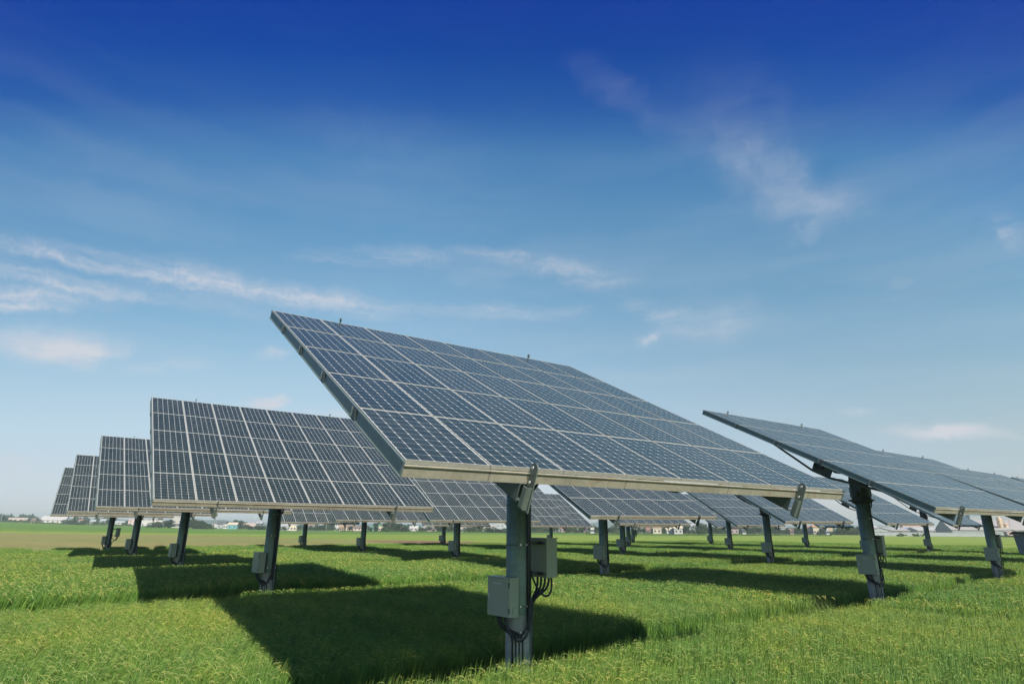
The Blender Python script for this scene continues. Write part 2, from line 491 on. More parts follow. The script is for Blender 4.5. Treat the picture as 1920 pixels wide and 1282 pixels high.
def side_channel(sg):
    b = MB()
    x = sg * TW / 2
    ya, yb = -TH / 2 - .03, TH / 2 + .016
    b.box((x + sg * .002, ya, -.176), (sg * .012, 0, 0), (0, yb - ya, 0), (0, 0, .170))
    b.box((x + sg * .014, ya, -.020), (sg * .012, 0, 0), (0, yb - ya, 0), (0, 0, .014))
    b.box((x + sg * .014, ya, -.176), (sg * .016, 0, 0), (0, yb - ya, 0), (0, 0, .012))
    return b


def clip_bracket(sg, v):
    b = MB()
    x = sg * (TW / 2 + .014)
    y = -TH / 2 + v * MH
    b.box((x, y - .07, -.150), (sg * .020, 0, 0), (0, .14, 0), (0, 0, .112), 1)
    b.box((x + sg * .020, y + .045, -.155), (sg * .012, 0, 0), (0, .030, 0), (0, 0, .125), 0)
    return b


RX = (-2.55, 0.0, 2.60)        # rafter positions across the width


def rafter(x, plate):
    b = MB()
    ya, yb = -TH / 2 - .02, TH / 2 + .10
    # tapered web: deep at the middle, shallow at the ends
    pts = [(ya, -.182), (yb, -.182), (yb, -.215), (1.2, -.36), (.3, -.40), (-.3, -.40), (-1.6, -.36), (ya + .42, -.31), (ya + .05, -.21)]
    if plate:
        pts = [(ya, -.182), (yb, -.182), (yb, -.23), (1.2, -.34), (.3, -.38), (-.3, -.38), (-2.2, -.37), (ya + .10, -.385), (ya, -.385)]
    b.prism([(x - .03, y, z) for y, z in pts], (.012, 0, 0))
    b.box((x - .03, ya, -.184), (.11, 0, 0), (0, yb - ya, 0), (0, 0, .006))
    low = pts[2:][::-1]
    for (y0, z0), (y1, z1) in zip(low[:-1], low[1:]):
        b.face([(x - .03, y0, z0), (x + .08, y0, z0), (x + .08, y1, z1), (x - .03, y1, z1)])
        b.face([(x - .03, y0, z0 - .006), (x - .03, y1, z1 - .006), (x + .08, y1, z1 - .006), (x + .08, y0, z0 - .006)])
    return b


def hinge_plate(x, y):
    """flat bar with a rounded head standing square to the table at its edge"""
    b = MB()
    w = .062
    pts = [(y - w - .035, -.46), (y + w - .035, -.46)]
    for k in range(9):
        a = math.pi * k / 8
        pts.append((y + math.cos(a) * w, .03 + math.sin(a) * w))
    b.prism([(x, yy, z) for yy, z in pts], (.014, 0, 0))
    b.box((x - .055, y - .062, -.44), (.055, 0, 0), (0, .012, 0), (0, 0, .26))
    b.box((x - .075, y - .062, -.42), (.016, 0, 0), (0, .07, 0), (0, 0, .24))
    for yy, z in ((y, .035), (y - .012, -.13), (y - .03, -.36)):
        b.tube([(x - .02, yy, z), (x - .028, yy, z)], .02, 6, 1)
        b.tube([(x + .014, yy, z), (x + .024, yy, z)], .02, 6, 1)
    return b


def eyelet(x):
    b = MB()
    y = TH / 2 + .03
    b.box((x - .006, y - .02, -.10), (.012, 0, 0), (0, .04, 0), (0, 0, .14))
    pts = [(x, y + math.cos(a) * .036, .06 + math.sin(a) * .036) for a in [2 * math.pi * k / 12 for k in range(13)]]
    b.tube(pts, .014, 6, 0, False)
    return b


def tie_rod(x):
    b = MB()
    pts = [(x, 2.75, -.20), (x, .18, -.70), (x, -.42, -.70), (x, -3.1, -.22)]
    for p, q in zip(pts[:-1], pts[1:]):
        b.tube([p, q], .036, 8)
    b.prism([(x - .03, .22, -.19), (x - .03, -.46, -.19), (x - .03, -.46, -.73), (x - .03, .20, -.73)], (.02, 0, 0))
    return b


def torque_tube():
    b = MB()
    n = 20
    r, ri = .165, .145
    x0, x1 = -2.66, 2.70
    for rr, flip in ((r, 1), (ri, -1)):
        ring = [(math.cos(2 * math.pi * k / n) * rr, math.sin(2 * math.pi * k / n) * rr) for k in range(n)]
        for k in range(n):
            a, c = ring[k], ring[(k + 1) % n]
            f = [(x0, a[0], a[1] - .42), (x1, a[0], a[1] - .42), (x1, c[0], c[1] - .42), (x0, c[0], c[1] - .42)]
            b.face(f[::-1] if flip > 0 else f, 0, None, True)
    for xx, fl in ((x0, 1), (x1, -1)):
        for k in range(n):
            a0, a1 = 2 * math.pi * k / n, 2 * math.pi * (k + 1) / n
            b.face([(xx, math.cos(a0) * r, math.sin(a0) * r - .42), (xx, math.cos(a1) * r, math.sin(a1) * r - .42),
                    (xx, math.cos(a1) * ri, math.sin(a1) * ri - .42), (xx, math.cos(a0) * ri, math.sin(a0) * ri - .42)][::-fl])
    b.tube([(-1.5, 0, -.44), (1.5, 0, -.44)], .215, 18)
    for xx in (-1.9, 1.9, -.9, .9):
        pts = [(xx, -.26, -.19), (xx, .26, -.19), (xx, .20, -.52), (xx, -.20, -.52)]
        b.prism(pts, (.012, 0, 0))
    return b


def purlin(v):
    b = MB()
    y = -TH / 2 + v * MH
    b.box((-TW / 2 + .02, y - .03, -.176), (TW - .04, 0, 0), (0, .008, 0), (0, 0, .130))
    b.box((-TW / 2 + .02, y - .03, -.052), (TW - .04, 0, 0), (0, .06, 0), (0, 0, .006))
    return b


# --- post, in the post's own frame: x along VD (line of posts), y along UD
POST_R = .212
HEAD_Z = 3.72


def post_mesh(i):
    b = MB()
    b.tube([(0, 0, -.3), (0, 0, HEAD_Z)], POST_R, 32, 0)
    return b


def strap(z):
    b = MB()
    n = 24
    b.tube([(0, 0, z - .012), (0, 0, z + .012)], POST_R + .004, 28, 0)
    for a in (-118, -88, -50, -10):
        x, y = math.cos(R(a)) * (POST_R + .01), math.sin(R(a)) * (POST_R + .01)
        b.cbox((x, y, z), .03, .03, .03, 1, R(a))
    return b


def drive_head():
    b = MB()
    z = HEAD_Z
    b.tube([(0, 0, z - .14), (0, 0, z - .02), (0, 0, z - .02), (0, 0, z + .02)], [.23, .38, .42, .42], 12, 0)
    b.tube([(0, 0, z + .02), (0, 0, z + .12)], .30, 24, 0)
    b.cbox((0, 0, z + .28), .62, .56, .34, 0, 0, .12)
    b.cbox((0, -.30, z + .26), .24, .06, .22, 1)
    b.cbox((.36, .05, z + .26), .22, .2, .2, 0)
    b.tube([(-.34, 0, z + .22), (-.52, 0, z + .22)], .09, 14, 0)
    b.tube([(0, 0, z + .44), (0, 0, z + .70)], .21, 20, 0)
    for a_ in (-.26, .20):
        b.cbox((a_ + .03, 0, z + .80), .06, .44, .70, 0, 0, .06)
    b.cbox((.0, 0, z + .66), .60, .50, .12, 0, 0, .06)
    for k in range(12):
        a = 2 * math.pi * (k + .5) / 12
        b.box((math.cos(a) * .26 - .006, math.sin(a) * .26 - .006, z - .12), (.012, 0, 0), (0, .012, 0), (0, 0, .10))
    return b


def cable_loop_top():
    b = MB()
    z = HEAD_Z
    b.tube([(.30, -.12, z + .22), (.40, -.16, z + .15), (.44, -.17, z - .02), (.36, -.15, z - .22), (.25, -.09, z - .38), (.225, -.06, z - .6)], .026, 8)
    return b


def cable_loop_small():
    b = MB()
    z = HEAD_Z
    b.tube([(-.30, -.14, z + .26), (-.37, -.18, z + .14), (-.34, -.16, z + .02), (-.27, -.1, z - .05)], .014, 6)
    return b


def conduit():
    """the black cable duct with its pale cover running down the right of the post"""
    b = MB()
    a = R(-76)
    cx, cy = math.cos(a) * (POST_R + .018), math.sin(a) * (POST_R + .018)
    b.cbox((cx, cy, 2.35), .035, .085, 2.6, 0, a)
    cx, cy = math.cos(a + .33) * (POST_R + .016), math.sin(a + .33) * (POST_R + .016)
    b.cbox((cx, cy, 1.9), .03, .03, 3.4, 1, a + .33)
    return b


BX1, BX2 = (-.345, 0, 1.58), (.50, 0, 2.19)


def cab_front():
    b = MB()                                     # body, face towards -VD
    x, y, z = BX1
    b.cbox((x + .01, y, z), .20, .60, .61, 0, 0, .006)
    b.cbox((x, y, z + .312), .235, .63, .014, 0)
    b.cbox((x + .19, y, z + .18), .16, .3, .03, 1); b.cbox((x + .19, y, z - .18), .16, .3, .03, 1)
    b.tube([(x + .02, y - .30, z - .20), (x + .02, y - .312, z - .20)], .052, 18, 0)
    return b


def cab_door():
    b = MB()
    x, y, z = BX1
    b.cbox((x - .099, y, z), .016, .575, .585, 0, 0, .004)
    return b


def cab_latch():
    b = MB()
    x, y, z = BX1
    b.cbox((x - .113, y + .24, z + .0), .012, .022, .07, 0)
    b.cbox((x - .119, y + .24, z + .012), .012, .012, .03, 0)
    return b


def cab_hinge(dz):
    b = MB()
    x, y, z = BX1
    b.tube([(x - .105, y - .296, z + dz - .04), (x - .105, y - .296, z + dz + .04)], .012, 8)
    return b


def cab_print():
    """the row of small pale characters at the top of the door"""
    b = MB()
    x, y, z = BX1
    yy = y + .125
    for k, w in enumerate((.006, .022, .020, .018, .005, .020, .020, .024, .022, .020)):
        h = .018 if k not in (0, 4) else .006
        b.cbox((x - .1085, yy - w / 2, z + .215), .0015, w * .8, h, 0)
        yy -= w + .004
    return b


def cab_back():
    b = MB()
    x, y, z = BX2
    b.cbox((x + .05, y, z), .26, .60, .66, 0, 0, .006)
    b.cbox((x + .05, y, z + .337), .30, .64, .014, 0)
    return b


def cab_rails(dz):
    b = MB()
    x, y, z = BX2
    if 1:
        b.cbox((x - .115, y, z + dz), .05, .56, .05, 0)
        b.cbox((.25, y + .12, z + dz), .2, .05, .045, 0)
        b.cbox((.25, y - .12, z + dz), .2, .05, .045, 0)
    return b


def bez(p0, p1, p2, p3, n=14):
    p0, p1, p2, p3 = map(Vector, (p0, p1, p2, p3))
    return [p0 * (1 - t) ** 3 + p1 * 3 * t * (1 - t) ** 2 + p2 * 3 * t * t * (1 - t) + p3 * t ** 3 for t in [k / n for k in range(n + 1)]]


def cables_front():
    b = MB()
    x, y, z = BX1
    zb = z - .31
    b.tube(bez((x, y - .06, zb), (x - .02, y - .22, zb - .52), (.02, -.46, zb - .56), (.065, -.232, z + .02)), .020, 8)
    b.tube(bez((x + .03, y - .02, zb), (x, y - .16, zb - .44), (-.01, -.42, zb - .46), (.045, -.235, z - .02)), .016, 8)
    for k in range(4):
        px, py = -.205 + k * .045, -.10 - k * .036
        b.tube(bez((x - .02, y + .12 - k * .035, zb), (x - .02, y + .10 - k * .035, zb - .30), (px - .02, py - .02, zb - .16), (px, py, zb - .42), 10) + [Vector((px * 1.02, py * 1.04, -.1))], .015, 7)
    for k in range(4):
        px, py = -.19 + k * .045, -.14 - k * .032
        b.cbox((px - .01, py - .012, zb - .36), .035, .035, .02, 1)
    b.tube([(.21, -.125, 1.5), (.21, -.125, -.1)], .018, 8)
    b.tube([(.065, -.232, z), (.066, -.228, z + .6), (.066, -.222, 2.9)], .018, 8)
    return b


def cables_back():
    b = MB()
    x, y, z = BX2
    zb = z - .34
    for k in range(4):
        yy = y - .22 + k * .10
        b.tube(bez((x + .04, yy, zb + .02), (x + .05, yy, zb - .34), (.30, -.06, zb - .14), (.245, -.03 + .008 * k, zb - .62)), .021, 8)
    b.tube(bez((x + .06, y - .26, zb + .02), (x + .10, y - .30, zb - .42), (.20, -.34, zb - .40), (.10, -.215, zb + .16)), .018, 8)
    b.tube([(.235, -.02, zb - .60), (.232, -.02, -.1)], .024, 8)
    return b


def foot_sleeve():
    b = MB()
    b.tube([(0, 0, -.3), (0, 0, 1.28)], POST_R + .003, 32, 0)
    return b


names_i = ['nearest', 'second', 'third', 'fourth', 'farthest']
names_j = ['left-hand row', 'second row from the left', 'middle row', 'fourth row from the left', 'right-hand row']
special = {(0, 0): 'largest, nearest solar tracker, its huge tilted array on a central post in the foreground',
           (1, 0): 'dark solar tracker behind the left of the largest one, second in the left-hand row',
           (4, 0): 'leftmost solar tracker, smallest of the left-hand row, with two grey boxes on its post',
           (0, 1): 'solar tracker seen edge-on at right, with exposed tube end and tie rods, second largest',
           (0, 2): 'solar tracker cut by the right edge of the photo, post carrying two grey boxes',
           (0, 3): 'solar tracker at the right edge whose array peeps over the one in front',
           (0, 4): 'solar tracker of which only a sliver of array shows at the far right edge'}
built = {}


def make_table(root, key):
    x, y, azi, t, ro, zc = TR[key]
    ex = Vector((math.cos(azi), math.sin(azi), 0))
    ey = Vector((-math.sin(azi) * math.cos(t), math.cos(azi) * math.cos(t), math.sin(t)))
    n = ex.cross(ey)
    e1 = ex * math.cos(ro) + ey * math.sin(ro)
    e2 = -ex * math.sin(ro) + ey * math.cos(ro)
    c = Vector((0, 0, EYE + zc)) + n * OFF
    Mt = Matrix(((e1.x, e2.x, n.x, c.x), (e1.y, e2.y, n.y, c.y), (e1.z, e2.z, n.z, c.z), (0, 0, 0, 1)))
    return Mt


TAB = {}   # mesh datas of the parts in table space: (name, mesh)
def tmesh(name, mb, mats):
    return (name, mb.mesh(name, mats))


table_parts = [tmesh('front_beam', beam_front(), [M_beam, M_dark]), tmesh('rear_beam', beam_back(), [M_side]),
               tmesh('side_channel', side_channel(-1), [M_side]), tmesh('side_channel', side_channel(1), [M_side]),
               tmesh('torque_tube', torque_tube(), [M_dark])]
for k, x in enumerate(RX):
    table_parts.append(tmesh('rafter', rafter(x, k != 1), [M_raft]))
for x in (RX[0], RX[2]):
    table_parts.append(tmesh('tie_rod', tie_rod(x - .0), [M_dark]))
    table_parts.append(tmesh('hinge_plate', hinge_plate(x + .06, -TH / 2 - .075), [M_plate, M_bolt]))
    table_parts.append(tmesh('lifting_eye', eyelet(x), [M_dark]))
for sg in (-1, 1):
    for v in (1, 2, 3, 4):
        table_parts.append(tmesh('clamp_bracket', clip_bracket(sg, v + .03), [M_side, M_dark]))
for v in (1, 2, 3, 4):
    table_parts.append(tmesh('purlin', purlin(v), [M_side]))

m_post = post_mesh(0).mesh('post', [M_post])
m_sleeve = foot_sleeve().mesh('post_sleeve', [M_conc])
m_straps = [strap(z).mesh('strap', [M_plate, M_bolt]) for z in (3.1, 2.42, 1.42, 1.02)]
m_head = drive_head().mesh('drive_head', [M_dark, M_plate])
m_top = cable_loop_top().mesh('head_cable', [M_rubber])
m_top2 = cable_loop_small().mesh('head_cable', [M_rubber])
m_duct = conduit().mesh('cable_duct', [M_rubber, M_plate])
m_cab = cab_front().mesh('junction_box', [M_box, M_dark])
m_door = cab_door().mesh('box_door', [M_box])
m_latch = cab_latch().mesh('latch', [M_bolt])
m_hinges = [cab_hinge(dz).mesh('hinge', [M_dark]) for dz in (.2, -.2)]
m_print = cab_print().mesh('door_lettering', [M_print])
m_cf = cables_front().mesh('cable_bundle', [M_rubber, M_bolt])
m_cabb = cab_back().mesh('control_box', [M_box])
m_rails = [cab_rails(dz).mesh('mounting_rail', [M_dark]) for dz in (.26, -.26)]
m_cb = cables_back().mesh('cable_bundle', [M_rubber])


def child(name, me, parent, mat=None):
    o = bpy.data.objects.new(name, me)
    C.objects.link(o)
    o.parent = parent
    if mat is not None:
        o.matrix_local = mat
    return o


rv = math.atan2(VD.y, VD.x)
for key in sorted(TR):
    i, j = key
    x, y = TR[key][:2]
    root = empty('solar_tracker', (x, y, 0))
    lab = special.get(key, '%s solar tracker in the %s of the array of trackers' % (names_i[i], names_j[j]))
    tag(root, lab, 'solar tracker', 'solar trackers standing in rows in the rice field')
    Mt = make_table(root, key)
    for nm, me in table_parts:
        child(nm, me, root, Mt)
    for cu in range(8):
        for r_ in range(5):
            jx, jy = random.Random(i * 971 + j * 31 + cu * 7 + r_).uniform(-1, 1), random.Random(i * 97 + j * 3 + cu * 77 + r_ * 5).uniform(-1, 1)
            L = Matrix.Translation((-TW / 2 + (cu + .5) * MW, -TH / 2 + (r_ + .5) * MH, 0)) @ Matrix.Rotation(jx * .0028, 4, 'X') @ Matrix.Rotation(jy * .0028, 4, 'Y')
            child('module', me_module, root, Mt @ L)
    Pm = Matrix.Rotation(rv, 4, 'Z')
    po = child('post', m_post, root, Pm)
    child('post_sleeve', m_sleeve, po)
    for ms in m_straps:
        child('strap', ms, po)
    child('drive_head', m_head, root, Pm)
    child('head_cable', m_top, root, Pm)
    child('head_cable', m_top2, root, Pm)
    child('cable_duct', m_duct, root, Pm)
    cb = child('junction_box', m_cab, root, Pm)
    for nm, me in (('box_door', m_door), ('latch', m_latch), ('door_lettering', m_print)):
        child(nm, me, cb)
    for mh in m_hinges:
        child('hinge', mh, cb)
    child('cable_bundle', m_cf, root, Pm)
    if key in ((0, 0), (0, 1), (0, 2), (0, 3), (0, 4), (4, 0), (4, 4)):
        c2 = child('control_box', m_cabb, root, Pm)
        for mr_ in m_rails:
            child('mounting_rail', mr_, c2)
        child('cable_bundle', m_cb, root, Pm)

# ------------------------------------------------------------------ terrain
def rise(x, y):
    d = math.hypot(x, y)
    if y <= 1:
        return 0.0
    s = .0138 * min(max((-.33 - x / y) / .557, 0), 1.3)
    return s * min(max(d - 260, 0), 900)


def ground_sheet():
    b = MB()
    rad = [0, 6, 12, 25, 50, 90, 140, 200, 260, 300, 350, 420, 500, 620, 800, 1160, 1800, 2500, 3250]
    A = list(range(-180, 181, 4))
    vs = {}
    base = len(b.v)
    me_v, me_f = [(0, 0, 0)], []
    for ri, r in enumerate(rad[1:]):
        for k, a in enumerate(A[:-1]):
            x, y = math.sin(R(a)) * r, math.cos(R(a)) * r
            me_v.append((x, y, rise(x, y)))
    n = len(A) - 1
    for k in range(n):
        me_f.append((0, 1 + (k + 1) % n, 1 + k))
    for ri in range(len(rad) - 2):
        for k in range(n):
            a, c = 1 + ri * n + k, 1 + ri * n + (k + 1) % n
            me_f.append((a, c, c + n, a + n))
    me = bpy.data.meshes.new('ground')
    me.from_pydata(me_v, [], me_f)
    o = bpy.data.objects.new('ground', me)
    C.objects.link(o)
    o['kind'] = 'structure'
    return o


def field_mat(name, c1, c2, c3, scale=.05, fine=4.0, bump=.5, stretch=(1, 1, 1)):
    m, N, p = new_mat(name)
    g = N.n('ShaderNodeNewGeometry')
    mp = N.n('ShaderNodeMapping')
    mp.inputs['Rotation'].default_value = (0, 0, -rv)
    mp.inputs['Scale'].default_value = stretch
    N.l(g.outputs['Position'], mp.inputs[0])
    a = N.noise(mp.outputs[0], scale, 6, .6)
    f = N.noise(g.outputs['Position'], fine, 8, .7)
    c = N.mix(N.ramp(a.outputs[0], [(.35, (0, 0, 0)), (.65, (1, 1, 1))]), c1, c2)
    c = N.mix(N.ramp(f.outputs[0], [(.4, (0, 0, 0)), (.75, (1, 1, 1))]), c, c3)
    w1 = N.noise(mp.outputs[0], .13, 8, .7)
    c = N.mix(1.0, c, N.ramp(w1.outputs[0], [(.3, (.72, .76, .72)), (.5, (1, 1, 1)), (.7, (1.22, 1.14, 1.1))]), 'MULTIPLY')
    w2 = N.noise(g.outputs['Position'], .55, 8, .75)
    c = N.mix(1.0, c, N.ramp(w2.outputs[0], [(.34, (.70, .76, .70)), (.5, (1, 1, 1)), (.66, (1.25, 1.2, 1.1))]), 'MULTIPLY')
    N.l(c, p.inputs['Base Color'])
    p.inputs['Roughness'].default_value = .95
    p.inputs['Specular IOR Level'].default_value = .1
    b = N.n('ShaderNodeBump'); b.inputs['Strength'].default_value = bump; b.inputs['Distance'].default_value = .3
    N.l(f.outputs[0], b.inputs['Height']); N.l(b.outputs[0], p.inputs['Normal'])
    return m


M_ground = field_mat('far_farmland', (.085, .15, .035), (.11, .17, .045), (.06, .11, .03), .012, 1.5, .5, (1, 1, 1))
g0 = ground_sheet()
g0.data.materials.append(M_ground)


def gpx(x, D_or_y, isy=True):
    """direction x (1920-wide photo column at the horizon) and distance forward -> ground point"""
    return Vector((D_or_y * (x - 960) / 1184.6, D_or_y, 0))


def field(name, pts, z, mat, label=None):
    """a flat parcel of land, subdivided so that it follows the terrain"""
    bm = bmesh.new()
    vs = [bm.verts.new((p[0], p[1], 0)) for p in pts]
    bm.faces.new(vs)
    bmesh.ops.triangulate(bm, faces=bm.faces[:])
    for _ in range(5):
        bmesh.ops.subdivide_edges(bm, edges=[e for e in bm.edges if e.calc_length() > 25], cuts=1)
        bmesh.ops.triangulate(bm, faces=[f for f in bm.faces if len(f.verts) > 3])
    for v in bm.verts:
        v.co.z = rise(v.co.x, v.co.y) + z
    bmesh.ops.recalc_face_normals(bm, faces=bm.faces[:])
    me = bpy.data.meshes.new(name)
    bm.to_mesh(me); bm.free()
    if me.polygons[0].normal.z < 0:
        me.flip_normals()
    me.materials.append(mat)
    o = bpy.data.objects.new(name, me)
    C.objects.link(o)
    o['kind'] = 'structure'
    return o


M_mown = field_mat('mown_field', (.235, .215, .085), (.19, .215, .07), (.15, .15, .055), .03, 2.5, .4, (.3, 1.5, 1))
M_soil = field_mat('bare_soil', (.22, .13, .085), (.15, .09, .06), (.25, .17, .11), .2, 3.0, .6, (.3, 1.2, 1))
M_lime = field_mat('lime_field', (.21, .27, .045), (.15, .225, .04), (.15, .21, .04), .022, 2.0, .4, (.25, 1.6, 1))
M_green = field_mat('green_field', (.085, .18, .026), (.115, .20, .03), (.065, .14, .022), .02, 2.0, .4, (.25, 1.6, 1))
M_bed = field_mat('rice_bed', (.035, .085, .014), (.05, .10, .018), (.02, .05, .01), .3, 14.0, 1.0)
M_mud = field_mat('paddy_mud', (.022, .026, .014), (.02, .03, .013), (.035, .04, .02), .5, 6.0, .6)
field('lime_field', [gpx(-350, 62), gpx(330, 66), gpx(700, 70), gpx(1100, 75), gpx(1500, 55), gpx(2300, 40), gpx(2300, 345), gpx(1650, 360), gpx(1000, 372), gpx(600, 500), gpx(-350, 640)], .004, M_lime)
field('green_field', [gpx(-350, 225), gpx(0, 240), gpx(320, 250), gpx(560, 240), gpx(760, 260), gpx(1000, 275), gpx(1250, 262), gpx(1500, 300), gpx(1500, 345), gpx(1000, 366), gpx(600, 490), gpx(-350, 620)], .008, M_green)
field('mown_field', [gpx(-400, 40), gpx(0, 60), gpx(300, 80), gpx(640, 84), gpx(900, 92), gpx(1110, 106), gpx(1040, 112), gpx(900, 122), gpx(640, 150), gpx(320, 205), gpx(-400, 230)], .012, M_mown)
field('bare_soil', [gpx(690, 124), gpx(900, 108), gpx(1060, 110), gpx(1090, 115), gpx(1000, 119), gpx(880, 130), gpx(760, 140), gpx(680, 138)], .016, M_soil)

# ------------------------------------------------------------------ rice
M_rice, N, P = new_mat('rice_leaf')
N.nt.nodes.remove(P)
att = N.n('ShaderNodeAttribute', attribute_name='col')
geo = N.n('ShaderNodeNewGeometry')
big = N.noise(geo.outputs['Position'], .16, 4, .6)
mid = N.noise(geo.outputs['Position'], .9, 3, .6)
tnt = N.ramp(N.m('ADD', N.m('MULTIPLY', big.outputs[0], .65), N.m('MULTIPLY', mid.outputs[0], .35)),
             [(.38, (.70, .90, .98)), (.5, (.95, 1.0, .95)), (.66, (1.28, 1.13, .9))])
c = N.mix(1.0, att.outputs['Color'], tnt, 'MULTIPLY')
sml = N.noise(geo.outputs['Position'], 3.2, 3, .6)
c = N.mix(1.0, c, N.ramp(sml.outputs[0], [(.33, (.62, .74, .80)), (.5, (1, 1, 1)), (.68, (1.28, 1.2, 1.05))]), 'MULTIPLY')
df = N.n('ShaderNodeBsdfDiffuse'); tr_ = N.n('ShaderNodeBsdfTranslucent'); gl = N.n('ShaderNodeBsdfGlossy')
gl.inputs['Roughness'].default_value = .5
N.l(c, df.inputs[0])
N.l(N.mix(1.0, c, (1.1, 1.15, .6), 'MULTIPLY'), tr_.inputs[0])
gl.inputs[0].default_value = (.5, .5, .5, 1)
m1 = N.n('ShaderNodeMixShader'); m1.inputs[0].default_value = .44
N.l(df.outputs[0], m1.inputs[1]); N.l(tr_.outputs[0], m1.inputs[2])
m2 = N.n('ShaderNodeMixShader'); m2.inputs[0].default_value = .03
N.l(m1.outputs[0], m2.inputs[1]); N.l(gl.outputs[0], m2.inputs[2])
N.l(m2.outputs[0], N.nt.nodes['Material Output'].inputs[0])

WIND = np.array([1.0, .05])


def ribbons(rng, n, size, width, hmin, hmax, z0, lean, segs, colf, droop=1.0, taper=True, w0=1.0):
    """n curved grass blades as ribbons: verts, faces, colours"""
    x = rng.uniform(-size / 2, size / 2, n); y = rng.uniform(-size / 2, size / 2, n)
    h = rng.uniform(hmin, hmax, n)
    ang = rng.uniform(0, 2 * np.pi, n)
    ln = rng.uniform(.1, 1.0, n) * lean * .75
    wd = rng.uniform(.4, 1.4, n) * lean
    dx = np.cos(ang) * ln + WIND[0] * wd
    dy = np.sin(ang) * ln + WIND[1] * wd
    fa = rng.uniform(0, np.pi, n)
    wx, wy = np.cos(fa) * width / 2, np.sin(fa) * width / 2
    t = np.linspace(0, 1, segs + 1)
    V = np.zeros((n, segs + 1, 2, 3))
    dr = rng.uniform(.1, 1.0, n) * droop
    for k, tt in enumerate(t):
        px = x + dx * tt ** 1.8; py = y + dy * tt ** 1.8
        pz = z0 + (h - z0) * (tt * (1 + .35 * dr) - .35 * dr * tt ** 3 * 1.4)
        w = (1 - tt ** 2.2) if taper else 1.0
        w = max(w, .06) * w0
        V[:, k, 0] = np.stack([px - wx * w, py - wy * w, pz], 1)
        V[:, k, 1] = np.stack([px + wx * w, py + wy * w, pz + width * .2 * w], 1)
    F = []
    idx = np.arange(n * (segs + 1) * 2).reshape(n, segs + 1, 2)
    for k in range(segs):
        F.append(np.stack([idx[:, k, 0], idx[:, k, 1], idx[:, k + 1, 1], idx[:, k + 1, 0]], 1))
    F = np.concatenate(F)
    col = np.repeat(colf(n)[:, None, :], (segs + 1) * 2, 1).reshape(-1, 3)
    return V.reshape(-1, 3), F, col


def to_mesh(name, parts, mat):
    vs, fs, cs = [], [], []
    o = 0
    for v, f, c in parts:
        vs.append(v); fs.append(f + o); cs.append(c); o += len(v)
    v = np.concatenate(vs); f = np.concatenate(fs); c = np.concatenate(cs)
    me = bpy.data.meshes.new(name)
    me.vertices.add(len(v)); me.vertices.foreach_set('co', v.astype(np.float32).ravel())
    me.loops.add(f.size); me.loops.foreach_set('vertex_index', f.astype(np.int32).ravel())
    me.polygons.add(len(f)); me.polygons.foreach_set('loop_start', np.arange(0, f.size, 4, dtype=np.int32))
    me.update(calc_edges=True)
    ca = me.color_attributes.new('col', 'FLOAT_COLOR', 'POINT')
    ca.data.foreach_set('color', np.concatenate([c, np.ones((len(c), 1))], 1).astype(np.float32).ravel())
    me.polygons.foreach_set('use_smooth', np.ones(len(f), dtype=bool))
    me.materials.append(mat)
    return me


def leafcol(rng, a=(.082, .190, .030), b=(.180, .285, .052)):
    a, b = np.array(a), np.array(b)
    def f(n):
        t = rng.uniform(0, 1, (n, 1)); s = rng.uniform(.7, 1.25, (n, 1))
        return (a * (1 - t) + b * t) * s
    return f


def earcol(rng):
    a, b = np.array((.24, .31, .08)), np.array((.36, .33, .12))
    def f(n):
        t = rng.uniform(0, 1, (n, 1)) ** 1.3
        return a * (1 - t) + b * t
    return f


def panicles(rng, n, size, width, zt):
    """arching rice ears: a bowed string of kernels"""
    segs = 6
    x = rng.uniform(-size / 2, size / 2, n); y = rng.uniform(-size / 2, size / 2, n)
    a = rng.normal(.25, .9, n)
    L = rng.uniform(.12, .22, n)
    z = rng.uniform(zt - .10, zt + .03, n)
    t = np.linspace(0, 1, segs + 1)
    V = np.zeros((n, segs + 1, 2, 3))
    fa = a + rng.uniform(-.6, .6, n) + np.pi / 2
    for k, tt in enumerate(t):
        px = x + np.cos(a) * L * tt; py = y + np.sin(a) * L * tt
        pz = z + L * (.75 * tt - 1.25 * tt ** 2)
        w = width * (.35 + .9 * np.sin(np.pi * min(tt * 1.05, 1)) ** .8) / 2 * (1.35 if k % 2 else .75)
        V[:, k, 0] = np.stack([px - np.cos(fa) * w, py - np.sin(fa) * w, pz - w * .5], 1)
        V[:, k, 1] = np.stack([px + np.cos(fa) * w, py + np.sin(fa) * w, pz + w * .5], 1)
    idx = np.arange(n * (segs + 1) * 2).reshape(n, segs + 1, 2)
    F = np.concatenate([np.stack([idx[:, k, 0], idx[:, k, 1], idx[:, k + 1, 1], idx[:, k + 1, 0]], 1) for k in range(segs)])
    col = np.repeat(earcol(rng)(n)[:, None, :], (segs + 1) * 2, 1).reshape(-1, 3)
    return V.reshape(-1, 3), F, col


patches = bpy.data.collections.new('rice_patches')     # sources only, not linked to the scene
variants = []


def patch(name, parts):
    me = to_mesh(name, parts, M_rice)
    o = bpy.data.objects.new(name, me)
    patches.objects.link(o)
    variants.append(o)


